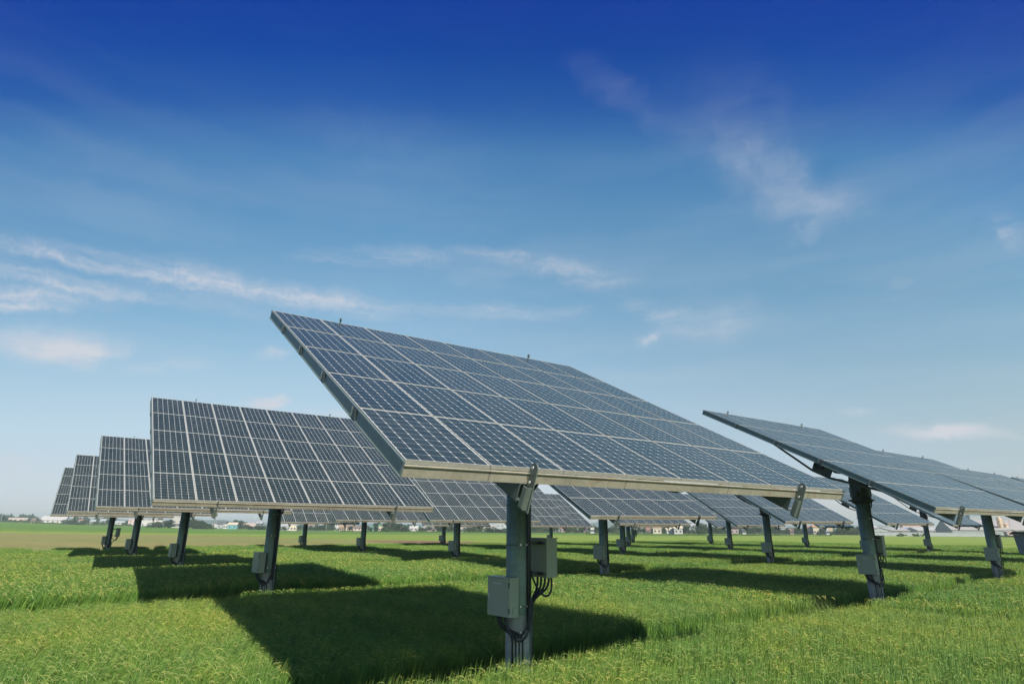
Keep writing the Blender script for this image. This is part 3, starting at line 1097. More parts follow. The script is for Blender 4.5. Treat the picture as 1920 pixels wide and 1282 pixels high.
rng = np.random.default_rng(7)
for k in range(5):                                     # 0-4: near, 1.1 m
    patch('aa_rice_%02d' % len(variants), [ribbons(rng, 2500, 1.1, .0095, .48, .76, .25, .12, 4, leafcol(rng), .7),
                                           ribbons(rng, 620, 1.1, .0085, .66, .90, .3, .11, 4, leafcol(rng, (.135, .235, .042), (.225, .315, .068)), .3),
                                           panicles(rng, 90, 1.1, .011, .74)])
for k in range(4):                                     # 5-8: middle distance, 2.1 m
    patch('aa_rice_%02d' % len(variants), [ribbons(rng, 4200, 2.1, .018, .50, .86, .3, .14, 3, leafcol(rng), .45), panicles(rng, 170, 2.1, .018, .77)])
for k in range(3):                                     # 9-11: far, 4.2 m
    patch('aa_rice_%02d' % len(variants), [ribbons(rng, 5000, 4.2, .038, .52, .90, .35, .2, 2, leafcol(rng), .4), panicles(rng, 160, 4.2, .045, .76)])
for k in range(2):                                     # 12-13: low grass on the balks, 1.2 m
    patch('aa_rice_%02d' % len(variants), [ribbons(rng, 420, 1.2, .012, .10, .36, .0, .16, 3, leafcol(rng, (.025, .065, .015), (.05, .10, .02)))])
for k in range(2):                                     # 14-15: tall weeds with pale seed heads
    patch('aa_rice_%02d' % len(variants), [ribbons(rng, 90, .9, .016, .55, 1.0, .0, .25, 5, leafcol(rng, (.09, .17, .05), (.16, .23, .08))),
                                           ribbons(rng, 9, .8, .010, .9, 1.15, .0, .3, 5, leafcol(rng, (.15, .18, .07), (.22, .22, .1)), 1.6, False),
                                           panicles(rng, 4, .8, .02, 1.05)])

pts, idxs, rots, scs = [], [], [], []
pr = np.random.default_rng(11)


def inview(x, y, mar=5.0):
    return y > 3 and abs(x) < y * .86 + mar


def hwave(x, y):
    return 1 + .07 * math.sin(x * .43 + y * .21) * math.sin(y * .37 - x * .11) + .04 * math.sin(x * 1.3 + 2 * y) - .06


S_of = lambda s, t: P00 + VD * s + UD * t
posts_xy = [TR[k][:2] for k in TR]
TEND = 4 * ROWSTEP + 6.0
for band in range(-1, 5):
    ta, tb = band * ROWSTEP + ALLEY, (band + 1) * ROWSTEP - ALLEY
    if band == -1:
        ta = -11.0
    if band == 4:
        tb = TEND
    for lod, size, dmin, dmax, v0, nv in ((0, 1.0, 0, 21, 0, 5), (1, 2.0, 21, 52, 5, 4), (2, 4.0, 52, 150, 9, 3)):
        nt_ = max(1, math.ceil((tb - ta) / size))
        step = (tb - ta) / nt_
        s = -90.0
        while s < 91:
            for q in range(nt_):
                t = ta + (q + .5) * step
                p = S_of(s + pr.uniform(-.1, .1) * size, t)
                d = math.hypot(p.x, p.y)
                if dmin <= d < dmax and inview(p.x, p.y) and d > 7.2:
                    pts.append((p.x, p.y, 0)); idxs.append(v0 + int(pr.integers(nv)))
                    rots.append(rv + (math.pi / 2 if False else 0) + pr.uniform(-.12, .12)); scs.append((step / size * pr.uniform(.97, 1.05), hwave(p.x, p.y) + (.13 + min(.10, max(0, -p.x) * .010) if band >= 1 else 0)))
            s += size
# balks
for row in range(0, 5):
    s = -60.0
    while s < 90:
        p = S_of(s, row * ROWSTEP + pr.uniform(-.2, .2))
        d = math.hypot(p.x, p.y)
        if inview(p.x, p.y) and d < 80 and d > 8:
            pts.append((p.x, p.y, 0)); idxs.append(12 + int(pr.integers(2))); rots.append(pr.uniform(0, 6)); scs.append((1, pr.uniform(.5, 1.2)))
            pw = .10 if row < 1 else .42
            if s > 2 and pr.uniform() < pw:
                pts.append((p.x, p.y, 0)); idxs.append(14 + int(pr.integers(2))); rots.append(pr.uniform(0, 6)); scs.append((pr.uniform(.5, 1), pr.uniform(.75, 1.0)))
        s += 1.0
# weedy corner at the lower right and a few loose tufts
for (wx, wy) in ((8.3, 10.4), (8.9, 10.9), (9.4, 11.6), (9.9, 12.2), (8.0, 9.9), (9.0, 10.2), (9.9, 11.2), (10.6, 12.0), (3.2, 13.2), (9.2, 19.4), (8.6, 19.0), (7.2, 17.6), (-6.3, 16.4)):
    pts.append((wx, wy, 0)); idxs.append(14 + int(pr.integers(2))); rots.append(pr.uniform(0, 6)); scs.append((.9, pr.uniform(.80, .95)))
me = bpy.data.meshes.new('rice_points')
me.from_pydata(pts, [], [])
for nm, dat, ty in (('pidx', idxs, 'INT'), ('prot', rots, 'FLOAT')):
    a = me.attributes.new(nm, ty, 'POINT'); a.data.foreach_set('value', dat)
a = me.attributes.new('pscl', 'FLOAT_VECTOR', 'POINT')
a.data.foreach_set('vector', [c for s in scs for c in (s[0], s[0], s[1])])
rice = bpy.data.objects.new('rice_crop', me)
C.objects.link(rice)
tag(rice, 'dense green and gold rice crop covering the whole foreground', 'rice', kind='stuff')
gn = bpy.data.node_groups.new('rice_scatter', 'GeometryNodeTree')
gn.interface.new_socket('Geometry', in_out='INPUT', socket_type='NodeSocketGeometry')
gn.interface.new_socket('Geometry', in_out='OUTPUT', socket_type='NodeSocketGeometry')
gi, go = gn.nodes.new('NodeGroupInput'), gn.nodes.new('NodeGroupOutput')
ci = gn.nodes.new('GeometryNodeCollectionInfo')
ci.inputs['Collection'].default_value = patches
ci.inputs['Separate Children'].default_value = True
ci.inputs['Reset Children'].default_value = True
ip = gn.nodes.new('GeometryNodeInstanceOnPoints')
ip.inputs['Pick Instance'].default_value = True
def named(nm, ty):
    x = gn.nodes.new('GeometryNodeInputNamedAttribute'); x.data_type = ty; x.inputs[0].default_value = nm
    return x.outputs[0]
gn.links.new(gi.outputs[0], ip.inputs['Points'])
gn.links.new(ci.outputs[0], ip.inputs['Instance'])
gn.links.new(named('pidx', 'INT'), ip.inputs['Instance Index'])
cx = gn.nodes.new('ShaderNodeCombineXYZ'); gn.links.new(named('prot', 'FLOAT'), cx.inputs[2])
er = gn.nodes.new('FunctionNodeEulerToRotation'); gn.links.new(cx.outputs[0], er.inputs[0])
gn.links.new(er.outputs[0], ip.inputs['Rotation'])
gn.links.new(named('pscl', 'FLOAT_VECTOR'), ip.inputs['Scale'])
gn.links.new(ip.outputs[0], go.inputs[0])
md = rice.modifiers.new('scatter', 'NODES'); md.node_group = gn

# rice beds: the dense lower part of the crop as low banks between the balks
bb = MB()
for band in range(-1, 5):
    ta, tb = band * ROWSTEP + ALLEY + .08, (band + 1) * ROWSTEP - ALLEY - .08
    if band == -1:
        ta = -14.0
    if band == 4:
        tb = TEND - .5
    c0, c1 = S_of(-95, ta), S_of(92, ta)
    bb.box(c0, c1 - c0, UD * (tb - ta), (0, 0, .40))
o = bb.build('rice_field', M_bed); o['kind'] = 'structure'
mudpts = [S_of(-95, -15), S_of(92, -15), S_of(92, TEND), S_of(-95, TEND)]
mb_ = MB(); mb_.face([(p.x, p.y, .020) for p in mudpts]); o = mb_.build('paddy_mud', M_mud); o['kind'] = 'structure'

# ------------------------------------------------------------------ the horizon: town, barns, trees
POSTX = [205, 250, 338, 502, 568, 681, 830, 850, 978, 1030, 1131, 1165, 1180, 1188, 1332, 1368, 1440, 1512, 1640, 1744, 1868]
ORD = ['first', 'second', 'third', 'fourth', 'fifth', 'sixth', 'seventh', 'eighth', 'ninth', 'tenth', 'eleventh', 'twelfth', 'thirteenth', 'fourteenth', 'fifteenth', 'sixteenth', 'seventeenth', 'eighteenth', 'nineteenth', 'twentieth', 'twenty-first']


def where(px):
    k = sum(1 for p in POSTX if p < px)
    if k == 0:
        return 'left of the first post'
    if k == len(POSTX):
        return 'right of the last post'
    return 'between the %s and %s posts' % (ORD[k - 1], ORD[k])


regs = {}
pending = []


def reg(o, px, look, cat):
    pending.append((o, px, look, cat))


def flat(name, c, r=.8):
    m, N, p = new_mat(name)
    t = N.n('ShaderNodeTexCoord')
    n = N.noise(t.outputs['Object'], .8, 6, .65)
    N.l(N.mix(N.ramp(n.outputs[0], [(.35, (0, 0, 0)), (.7, (1, 1, 1))]), c, tuple(v * .78 for v in c)), p.inputs['Base Color'])
    p.inputs['Roughness'].default_value = r
    return m


WM = {'white': flat('white_wall', (.40, .39, .38)), 'pink': flat('pink_wall', (.42, .32, .30)), 'cream': flat('cream_wall', (.46, .41, .31)),
      'grey': flat('grey_wall', (.30, .32, .33)), 'teal': flat('teal_wall', (.10, .27, .30)), 'tan': flat('tan_wall', (.42, .32, .22)),
      'red': flat('red_wall', (.26, .13, .11)), 'orange': flat('orange_wall', (.34, .22, .14)), 'brown': flat('brown_wall', (.16, .12, .10)),
      'green': flat('green_wall', (.12, .32, .22)), 'blue': flat('blue_wall', (.10, .28, .50)), 'dark': flat('dark_wall', (.07, .075, .08)),
      'pale': flat('pale_wall', (.33, .31, .30))}
M_win = flat('window_glass', (.06, .08, .10), .25)


def building(px0, px1, ybase_d, h, wall, roof, look, kind='gable', depth=None, winrow=True, z0=None, hbase=0):
    """px0..px1: photo columns it spans, ybase_d: distance, h: wall height (m)"""
    D = ybase_d
    x0, x1 = D * (px0 - 960) / 1184.6, D * (px1 - 960) / 1184.6
    w = x1 - x0
    dep = depth or max(6, min(w * .7, 18))
    cx = (x0 + x1) / 2
    zb = rise(cx, D) + hbase - .3
    nm = {'gable': 'house', 'flat': 'building', 'barn': 'barn', 'long': 'house', 'green': 'greenhouse', 'wall': 'perimeter_wall', 'front': 'barn'}[kind]
    root = empty(nm, (cx, D + dep / 2, zb), -math.atan2(cx, D) * .6)
    b = MB()
    h += .3
    x, y = w / 2, dep / 2
    rh = {'gable': .42 * min(w, dep), 'flat': 0, 'barn': (.25 if dep < 25 else .13) * min(w, dep), 'long': .25 * min(w, dep), 'green': .30 * w * .5, 'wall': 0, 'front': .22 * w}[kind]
    b.box((-x, -y, 0), (w, 0, 0), (0, dep, 0), (0, 0, h))
    rb = MB()
    o_ = .4
    if kind in ('gable', 'long', 'barn'):                       # ridge along x
        for sx in (-x, x - .02):
            b.prism([(sx, -y, h), (sx, y, h), (sx, 0, h + rh)], (.02, 0, 0))
        rb.prism([(-x - o_, -y - o_, h - .1), (-x - o_, 0, h + rh), (-x - o_, y + o_, h - .1), (-x - o_, y + o_, h + .12), (-x - o_, 0, h + rh + .22), (-x - o_, -y - o_, h + .12)], (w + 2 * o_, 0, 0))
    elif kind in ('green', 'front'):                            # ridge along y, gable to the viewer
        b.prism([(-x, -y, h), (x, -y, h), (0, -y, h + rh)], (0, .02, 0))
        rb.prism([(-x - o_, -y - o_, h - .1), (0, -y - o_, h + rh), (x + o_, -y - o_, h - .1), (x + o_, -y - o_, h + .12), (0, -y - o_, h + rh + .22), (-x - o_, -y - o_, h + .12)], (0, dep + 2 * o_, 0))
    else:
        rb.box((-x - .15, -y - .15, h), (w + .3, 0, 0), (0, dep + .3, 0), (0, 0, .35 if kind == 'flat' else .08))
    b.build('wall', WM[wall], root)
    rb.build('roof', WM[roof], root)
    if winrow and kind != 'wall':
        rows = max(1, int((h - .3) // 3.0))
        n = max(2, int(w / 3.4))
        wb = MB()
        for r_ in range(rows):
            for q in range(n):
                xx = -x + (q + .5) * w / n
                wb.box((xx - .6, -y - .05, 1.2 + r_ * 3), (1.2, 0, 0), (0, .04, 0), (0, 0, 1.2))
        wb.build('window', M_win, root)
        if w > 8:
            db = MB(); db.box((x * .35, -y - .06, .3), (1.1, 0, 0), (0, .04, 0), (0, 0, 2.1)); db.build('door', WM['brown'], root)
    reg(root, (px0 + px1) / 2, look, {'house': 'house', 'building': 'building', 'barn': 'barn', 'greenhouse': 'greenhouse', 'perimeter_wall': 'wall'}[nm])
    return root


# far left
building(14, 44, 640, 3.4, 'pink', 'white', 'low pink building with a flat white roof', 'flat')
building(56, 63, 560, 2.6, 'orange', 'brown', 'tiny orange house', 'gable')
building(74, 113, 600, 2.8, 'white', 'white', 'long low white hall with a bright roof', 'barn', 14)
building(113, 124, 610, 2.0, 'cream', 'grey', 'small cream shed beside the long white hall', 'gable')
building(146, 152, 640, 3.0, 'white', 'red', 'tiny white house with red roof', 'gable')
building(168, 176, 620, 2.6, 'white', 'grey', 'tiny white house with grey roof', 'gable')
building(187, 196, 700, 3.0, 'grey', 'grey', 'tiny grey house in the distant town', 'gable')
building(212, 238, 700, 2.0, 'white', 'grey', 'long white strip of sheds', 'barn', 8)
building(240, 262, 640, 6.0, 'pink', 'white', 'pinkish two-storey block', 'flat')
building(262, 303, 560, 5.2, 'white', 'pink', 'wide white building with pink edge', 'flat')
building(322, 340, 500, 7.8, 'pale', 'pink', 'tall pale block with a pink roof', 'flat')
building(398, 411, 560, 3.2, 'white', 'pink', 'small white house with a flat pink roof', 'flat')
building(408, 422, 530, 3.2, 'grey', 'dark', 'dark low house', 'gable')
building(419, 427, 520, 3.0, 'white', 'white', 'small house with a bright white gable', 'front')
building(427, 443, 500, 3.2, 'teal', 'cream', 'teal barn with a pale roof', 'barn', 8)
building(447, 458, 560, 3.0, 'tan', 'brown', 'tan house', 'gable')
building(462, 479, 620, 5.0, 'pink', 'pink', 'long pink block', 'flat')
building(480, 491, 560, 5.0, 'dark', 'grey', 'dark slate-coloured hall', 'barn')
building(528, 546, 470, 3.0, 'white', 'grey', 'white house with wide grey roof', 'long')
building(545, 556, 450, 3.6, 'cream', 'white', 'cream house with a bright gable', 'front')
building(575, 590, 620, 3.4, 'grey', 'brown', 'grey house', 'gable')
building(600, 612, 640, 3.4, 'white', 'grey', 'small pale house', 'gable')
building(629, 638, 560, 6.2, 'white', 'white', 'white cube-shaped building', 'flat')
building(637, 645, 430, 2.8, 'orange', 'orange', 'small orange house', 'gable')
building(650, 664, 520, 3.0, 'tan', 'brown', 'brownish low house', 'gable')
building(664, 678, 470, 2.2, 'pink', 'brown', 'long brown-pink shed', 'barn', 8)
building(700, 712, 430, 3.4, 'green', 'green', 'small bright green barn', 'barn')
building(711, 719, 420, 2.8, 'cream', 'cream', 'cream house with gable beside the green barn', 'front')
building(728, 736, 450, 2.4, 'pink', 'tan', 'low pink house', 'gable')
building(770, 785, 480, 2.2, 'white', 'white', 'low white shed', 'barn', 6)
building(796, 822, 520, 3.2, 'pink', 'grey', 'long pinkish row', 'long')
building(812, 823, 600, 6.0, 'white', 'white', 'small white tower block', 'flat')
building(862, 870, 400, 2.8, 'white', 'tan', 'white house with tan roof', 'front')
building(872, 886, 430, 2.6, 'tan', 'white', 'low tan shed with light roof', 'barn', 7)
building(893, 902, 430, 3.0, 'white', 'grey', 'white house', 'gable')
building(905, 930, 620, 5.6, 'pale', 'white', 'pale terrace of flats', 'flat')
building(931, 957, 560, 6.4, 'grey', 'white', 'grey block of flats with rows of windows', 'flat')
building(1005, 1016, 520, 3.4, 'grey', 'grey', 'grey house', 'gable')
building(1038, 1052, 520, 3.0, 'grey', 'pale', 'grey low hall', 'barn')
building(1054, 1062, 430, 2.8, 'pink', 'red', 'pink house with red roof', 'gable')
building(1080, 1092, 520, 4.0, 'pale', 'dark', 'pale house with dark roof', 'gable')
building(1097, 1105, 400, 2.6, 'red', 'dark', 'small red house', 'gable')
building(1110, 1117, 390, 3.6, 'white', 'red', 'white gabled house with red trim', 'front')
building(1196, 1206, 430, 3.4, 'grey', 'brown', 'grey house with brown roof', 'gable')
building(1214, 1223, 400, 4.0, 'red', 'brown', 'brick-red house', 'flat')
building(1228, 1243, 390, 3.2, 'cream', 'tan', 'cream house with gabled tan roof', 'long')
building(1254, 1270, 380, 2.2, 'white', 'cream', 'long low cream-roofed shed', 'barn', 7)
building(1268, 1283, 375, 3.2, 'white', 'cream', 'white house with cream roof', 'long')
building(1290, 1308, 420, 4.6, 'grey', 'grey', 'slate-grey double-roofed house', 'long')
building(1318, 1326, 450, 4.2, 'grey', 'dark', 'dim grey house beneath trees', 'gable')
building(1374, 1388, 400, 3.0, 'pink', 'brown', 'pinkish house with wide brown roof', 'long')
building(1396, 1402, 390, 2.4, 'white', 'dark', 'small white house', 'gable')
building(1460, 1478, 430, 4.2, 'grey', 'grey', 'long grey hall', 'long')
building(1486, 1492, 380, 3.0, 'red', 'pink', 'small red-roofed house', 'front')
building(1519, 1526, 400, 4.0, 'pink', 'red', 'narrow pink house with red roof', 'gable')
building(1530, 1540, 395, 4.4, 'cream', 'orange', 'cream house with orange roof', 'gable')
building(1553, 1558, 370, 4.0, 'white', 'white', 'small bright white hut', 'flat', 4)
building(1560, 1566, 380, 5.0, 'tan', 'orange', 'narrow tan house', 'gable')
# right: greenhouses and works
building(1652, 1692, 372, 2.4, 'grey', 'pale', 'wide grey glasshouse with a low gable', 'green', 34)
building(1634, 1660, 420, 3.4, 'pale', 'white', 'bright white-roofed hall', 'barn', 20)
building(1680, 1722, 410, 2.6, 'grey', 'pale', 'long glasshouse with a pinkish roof', 'barn', 34)
building(1716, 1740, 430, 3.2, 'grey', 'blue', 'shed with a dull blue roof', 'barn', 30)
building(1702, 1732, 520, 10.0, 'pink', 'grey', 'boxy pinkish factory block', 'flat')
building(1748, 1790, 400, 2.8, 'grey', 'white', 'glasshouse with a bright white roof', 'barn', 36)
building(1835, 1990, 330, 3.2, 'grey', 'pale', 'long grey warehouse with shallow roof', 'barn', 40, False)
building(1866, 1990, 400, 12.5, 'grey', 'blue', 'big grey factory with a blue roof edge', 'flat', 40, False)
building(1874, 1990, 345, 6.0, 'grey', 'blue', 'low wing with a bright blue roof', 'flat', 12, False)
building(1640, 1990, 318, 1.9, 'grey', 'pale', 'long low grey perimeter wall', 'wall', .4, False)
building(1896, 1914, 300, 2.4, 'pink', 'white', 'small pink and white shelter', 'front', 5, False)

# hoppers and cranes on the factory (machinery)
def machinery(px, D):
    x = D * (px - 960) / 1184.6
    root = empty('silo_plant', (x, D, 0))
    b = MB(); b.tube([(0, 0, 0), (0, 0, 9), (0, 0, 10.2)], [1.2, 1.2, .3], 12); b.tube([(3, 0, 0), (3, 0, 6), (3, 0, 7)], [1, 1, .2], 12)
    b.build('silo', WM['tan'], root)
    b = MB()
    for k in range(5):
        b.box((-2.2, -1.2, k * 2.0), (6.4, 0, 0), (0, .15, 0), (0, 0, .15)); 
    for xx in (-2.2, .8, 4.1):
        b.box((xx, -1.35, 0), (.15, 0, 0), (0, .15, 0), (0, 0, 8.6))
    b.build('scaffold', WM['orange'], root)
    reg(root, px, 'orange silo plant with scaffold before the factory', 'silo')
machinery(1880, 335)

M_leaf, N, P = new_mat('tree_leaf')
N.nt.nodes.remove(P)
att = N.n('ShaderNodeAttribute', attribute_name='col')
df = N.n('ShaderNodeBsdfDiffuse'); tr_ = N.n('ShaderNodeBsdfTranslucent')
N.l(att.outputs['Color'], df.inputs[0]); N.l(att.outputs['Color'], tr_.inputs[0])
m1 = N.n('ShaderNodeMixShader'); m1.inputs[0].default_value = .25
N.l(df.outputs[0], m1.inputs[1]); N.l(tr_.outputs[0], m1.inputs[2]); N.l(m1.outputs[0], N.nt.nodes['Material Output'].inputs[0])
M_bark = flat('bark', (.09, .07, .05))


def crown_mesh(rng, w, h, n, leaf, col):
    """leaf clumps: small quads on the shells of many overlapping blobs"""
    k = 14
    c = np.stack([rng.normal(0, .27, k) * w, rng.normal(0, .27, k) * w * .8, rng.uniform(.25, .85, k) * h], 1)
    c[:, 2] -= (c[:, 0] ** 2 + c[:, 1] ** 2) / (w * w) * h * .9
    c[:, 2] = np.maximum(c[:, 2], .2 * h)
    r = rng.uniform(.13, .24, k) * min(w, h)
    b = rng.integers(k, size=n)
    d = rng.normal(size=(n, 3)); d /= np.linalg.norm(d, axis=1)[:, None]
    p = c[b] + d * r[b][:, None] * rng.uniform(.6, 1.12, (n, 1))
    p[:, 2] = np.clip(p[:, 2], .08 * h, None)
    a = rng.normal(size=(n, 3)); a /= np.linalg.norm(a, axis=1)[:, None]
    e = np.cross(a, d); e /= np.linalg.norm(e, axis=1)[:, None] + 1e-6
    s = leaf * rng.uniform(.6, 1.4, (n, 1))
    V = np.stack([p - a * s, p + e * s * .7, p + a * s, p - e * s * .7], 1).reshape(-1, 3)
    F = np.arange(n * 4).reshape(n, 4)
    cc = np.array(col) * rng.uniform(.6, 1.4, (n, 1)) * rng.uniform(.8, 1.2, (k, 1))[b]
    return V, F, np.repeat(cc, 4, 0)


trng = np.random.default_rng(3)
crowns = {}
for kd, col, asp in (('broad', (.035, .065, .022), 1.0), ('dark', (.018, .040, .018), 1.15), ('bush', (.04, .075, .022), .5), ('light', (.055, .085, .03), .8)):
    crowns[kd] = [to_mesh('crown', [crown_mesh(trng, 1.0, asp, 1700, .035, col)], M_leaf) for _ in range(4)]
tb_ = MB(); tb_.tube([(0, 0, 0), (.01, 0, .3), (0, .01, .7)], [.05, .035, .015], 7); tb_.tube([(0, 0, .3), (.14, .03, .55)], [.025, .01], 6); tb_.tube([(0, 0, .35), (-.13, -.02, .6)], [.022, .01], 6)
me_trunk = tb_.mesh('trunk', [M_bark])
LOOK = {'broad': 'broad green tree', 'dark': 'dark dense tree', 'bush': 'low green bush', 'light': 'pale green tree'}


def tree(px, D, w, h, kd):
    x = D * (px - 960) / 1184.6
    z = rise(x, D)
    root = empty('tree' if kd != 'bush' else 'bush', (x, D, z - .2), trng.uniform(0, 6))
    me = crowns[kd][int(trng.integers(4))]
    asp = {'broad': 1.0, 'dark': 1.15, 'bush': .5, 'light': .8}[kd]
    c_ = child('crown', me, root); c_.scale = (w, w, h / asp / .95)
    t_ = child('trunk', me_trunk, root); t_.scale = (w * .8, w * .8, h)
    reg(root, px, LOOK[kd], 'bush' if kd == 'bush' else 'tree')


TREES = [(2, 560, 6, 6, 'dark'), (66, 590, 8, 5.5, 'dark'), (60, 640, 8, 4, 'broad'), (115, 640, 9, 5, 'broad'), (122, 580, 6, 4, 'dark'), (131, 560, 7, 3.8, 'broad'), (139, 570, 6, 4, 'dark'),
         (155, 570, 7, 3.2, 'broad'), (163, 640, 6, 4, 'dark'), (180, 600, 6, 3.5, 'broad'), (199, 620, 8, 4.5, 'dark'), (190, 580, 6, 3, 'light'), (214, 720, 9, 5, 'broad'), (230, 720, 9, 5, 'dark'), (238, 700, 7, 5, 'broad'),
         (28, 600, 12, 2.2, 'bush'), (45, 600, 10, 2.2, 'bush'), (150, 520, 14, 1.8, 'bush'),
         (290, 460, 8, 4.2, 'broad'), (300, 465, 9, 4.8, 'dark'), (311, 455, 8, 5.4, 'dark'), (319, 450, 8, 6.0, 'dark'),
         (345, 460, 8, 5.5, 'dark'), (354, 455, 9, 6.5, 'dark'), (364, 450, 10, 6.4, 'broad'), (374, 445, 9, 5.6, 'dark'), (383, 440, 9, 5.0, 'broad'), (392, 440, 7, 3.6, 'dark'), (377, 470, 10, 6.2, 'dark'),
         (426, 540, 8, 6.0, 'dark'), (436, 560, 9, 6.5, 'broad'), (444, 520, 7, 7.6, 'dark'), (455, 515, 7, 7.2, 'dark'), (450, 540, 6, 6.5, 'broad'), (466, 480, 8, 3.6, 'broad'), (475, 480, 7, 3.2, 'dark'), (485, 470, 9, 3.0, 'broad'), (496, 460, 7, 3.0, 'dark'),
         (531, 500, 8, 5.2, 'dark'), (541, 510, 8, 6.0, 'dark'), (535, 470, 6, 3.0, 'broad'), (560, 560, 9, 4.0, 'broad'), (585, 540, 9, 4.2, 'dark'), (596, 520, 8, 3.6, 'broad'),
         (612, 520, 9, 6.0, 'broad'), (620, 540, 10, 6.6, 'dark'), (606, 500, 8, 4.4, 'dark'), (648, 560, 9, 4.5, 'broad'), (658, 500, 7, 3.6, 'dark'), (676, 480, 8, 4.2, 'broad'),
         (705, 430, 7, 6.2, 'dark'), (713, 440, 8, 6.6, 'broad'), (722, 430, 7, 5.8, 'broad'), (733, 420, 9, 6.8, 'dark'), (741, 420, 9, 6.6, 'broad'), (754, 410, 8, 5.2, 'dark'), (748, 415, 7, 5.0, 'broad'), (728, 400, 9, 2.8, 'bush'),
         (764, 420, 6, 2.8, 'dark'), (792, 480, 8, 3.4, 'broad'), (805, 500, 8, 3.8, 'dark'), (824, 430, 8, 5.0, 'dark'), (834, 430, 9, 5.6, 'broad'), (843, 420, 9, 6.0, 'dark'), (857, 430, 9, 5.4, 'light'), (868, 440, 9, 5.2, 'broad'),
         (880, 430, 8, 4.2, 'dark'), (891, 420, 7, 4.8, 'broad'), (900, 430, 8, 4.4, 'light'), (914, 400, 8, 3.4, 'broad'), (925, 395, 7, 3.8, 'dark'), (940, 395, 8, 2.4, 'broad'), (952, 390, 9, 3.2, 'dark'),
         (1010, 440, 9, 5.8, 'dark'), (1018, 450, 9, 5.2, 'broad'), (1003, 430, 7, 4.4, 'broad'), (1032, 430, 9, 4.2, 'light'), (1046, 450, 8, 4.8, 'dark'), (1068, 430, 8, 4.8, 'broad'), (1077, 440, 9, 5.6, 'dark'), (1090, 430, 9, 5.8, 'broad'), (1101, 430, 8, 5.0, 'dark'), (1120, 420, 8, 4.4, 'dark'), (1127, 430, 8, 4.0, 'broad'),
         (1146, 430, 8, 3.8, 'dark'), (1156, 430, 9, 4.2, 'broad'), (1198, 420, 8, 3.4, 'dark'), (1210, 420, 8, 3.6, 'broad'), (1225, 430, 8, 3.8, 'dark'), (1247, 420, 9, 4.2, 'broad'), (1262, 430, 10, 5.0, 'dark'), (1276, 430, 9, 4.6, 'broad'),
         (1285, 400, 8, 5.2, 'dark'), (1293, 420, 9, 6.4, 'broad'), (1301, 430, 10, 7.0, 'dark'), (1311, 430, 10, 7.2, 'broad'), (1320, 420, 9, 7.0, 'dark'), (1328, 415, 8, 6.8, 'broad'), (1314, 380, 8, 3.0, 'bush'),
         (1341, 410, 8, 5.0, 'dark'), (1347, 380, 5, 3.8, 'broad'), (1357, 420, 9, 5.0, 'broad'), (1378, 430, 9, 4.6, 'dark'), (1392, 430, 9, 4.8, 'broad'), (1406, 430, 9, 4.6, 'dark'), (1417, 430, 8, 4.4, 'broad'), (1426, 430, 9, 4.6, 'dark'),
         (1452, 430, 9, 4.8, 'broad'), (1463, 410, 7, 4.8, 'dark'), (1476, 430, 9, 4.4, 'broad'), (1488, 430, 9, 4.6, 'dark'), (1497, 410, 8, 4.0, 'broad'), (1506, 420, 9, 4.4, 'dark'), (1524, 430, 9, 4.6, 'broad'), (1536, 430, 9, 4.4, 'dark'), (1546, 380, 7, 3.4, 'dark'),
         (1572, 372, 7, 4.6, 'light'), (1580, 372, 8, 4.8, 'broad'), (1589, 370, 8, 4.6, 'light'), (1597, 370, 7, 4.4, 'broad'), (1604, 370, 7, 4.0, 'light'), (1613, 380, 7, 5.4, 'dark'), (1621, 390, 8, 6.6, 'dark'), (1627, 385, 7, 6.2, 'dark'),
         (1690, 308, 5, 1.6, 'bush'), (1718, 308, 4, 1.6, 'bush'), (1734, 308, 4, 1.7, 'bush'), (1785, 420, 8, 6.0, 'dark'), (1793, 420, 8, 5.4, 'broad'), (1806, 420, 8, 5.0, 'dark'), (1818, 420, 8, 5.2, 'broad'), (1882, 300, 6, 1.2, 'bush'), (1897, 300, 6, 1.2, 'bush')]
for a in TREES:
    tree(*a)

# filler hedges, far treeline and low ridge
def far_mass(name, D0, D1, h, n, leaf, col, px0, px1, label, gap=0.0):
    rg = np.random.default_rng(int(D0))
    px = rg.uniform(px0, px1, n)
    D = rg.uniform(D0, D1, n)
    x = D * (px - 960) / 1184.6
    hh = h * (.45 + .30 * np.sin(px * .045) + .22 * np.sin(px * .13 + 1) + .18 * np.sin(px * .31 + 2) + .08 * np.sin(px * 1.1))
    zb = np.array([rise(a, b) for a, b in zip(x, D)])
    z = zb + np.maximum(hh, h * .16) * rg.uniform(0, 1, n) ** .7
    p = np.stack([x, D, z], 1)
    a = rg.normal(size=(n, 3)); a /= np.linalg.norm(a, axis=1)[:, None]
    e = np.cross(a, rg.normal(size=(n, 3))); e /= np.linalg.norm(e, axis=1)[:, None]
    s = leaf * rg.uniform(.5, 1.4, (n, 1))
    V = np.stack([p - a * s, p + e * s * .6, p + a * s, p - e * s * .6], 1).reshape(-1, 3)
    cc = np.array(col) * rg.uniform(.6, 1.4, (n, 1))
    me = to_mesh(name, [(V, np.arange(n * 4).reshape(n, 4), np.repeat(cc, 4, 0))], M_leaf)
    o = bpy.data.objects.new(name, me); C.objects.link(o)
    tag(o, label, 'trees', kind='stuff')
    return o


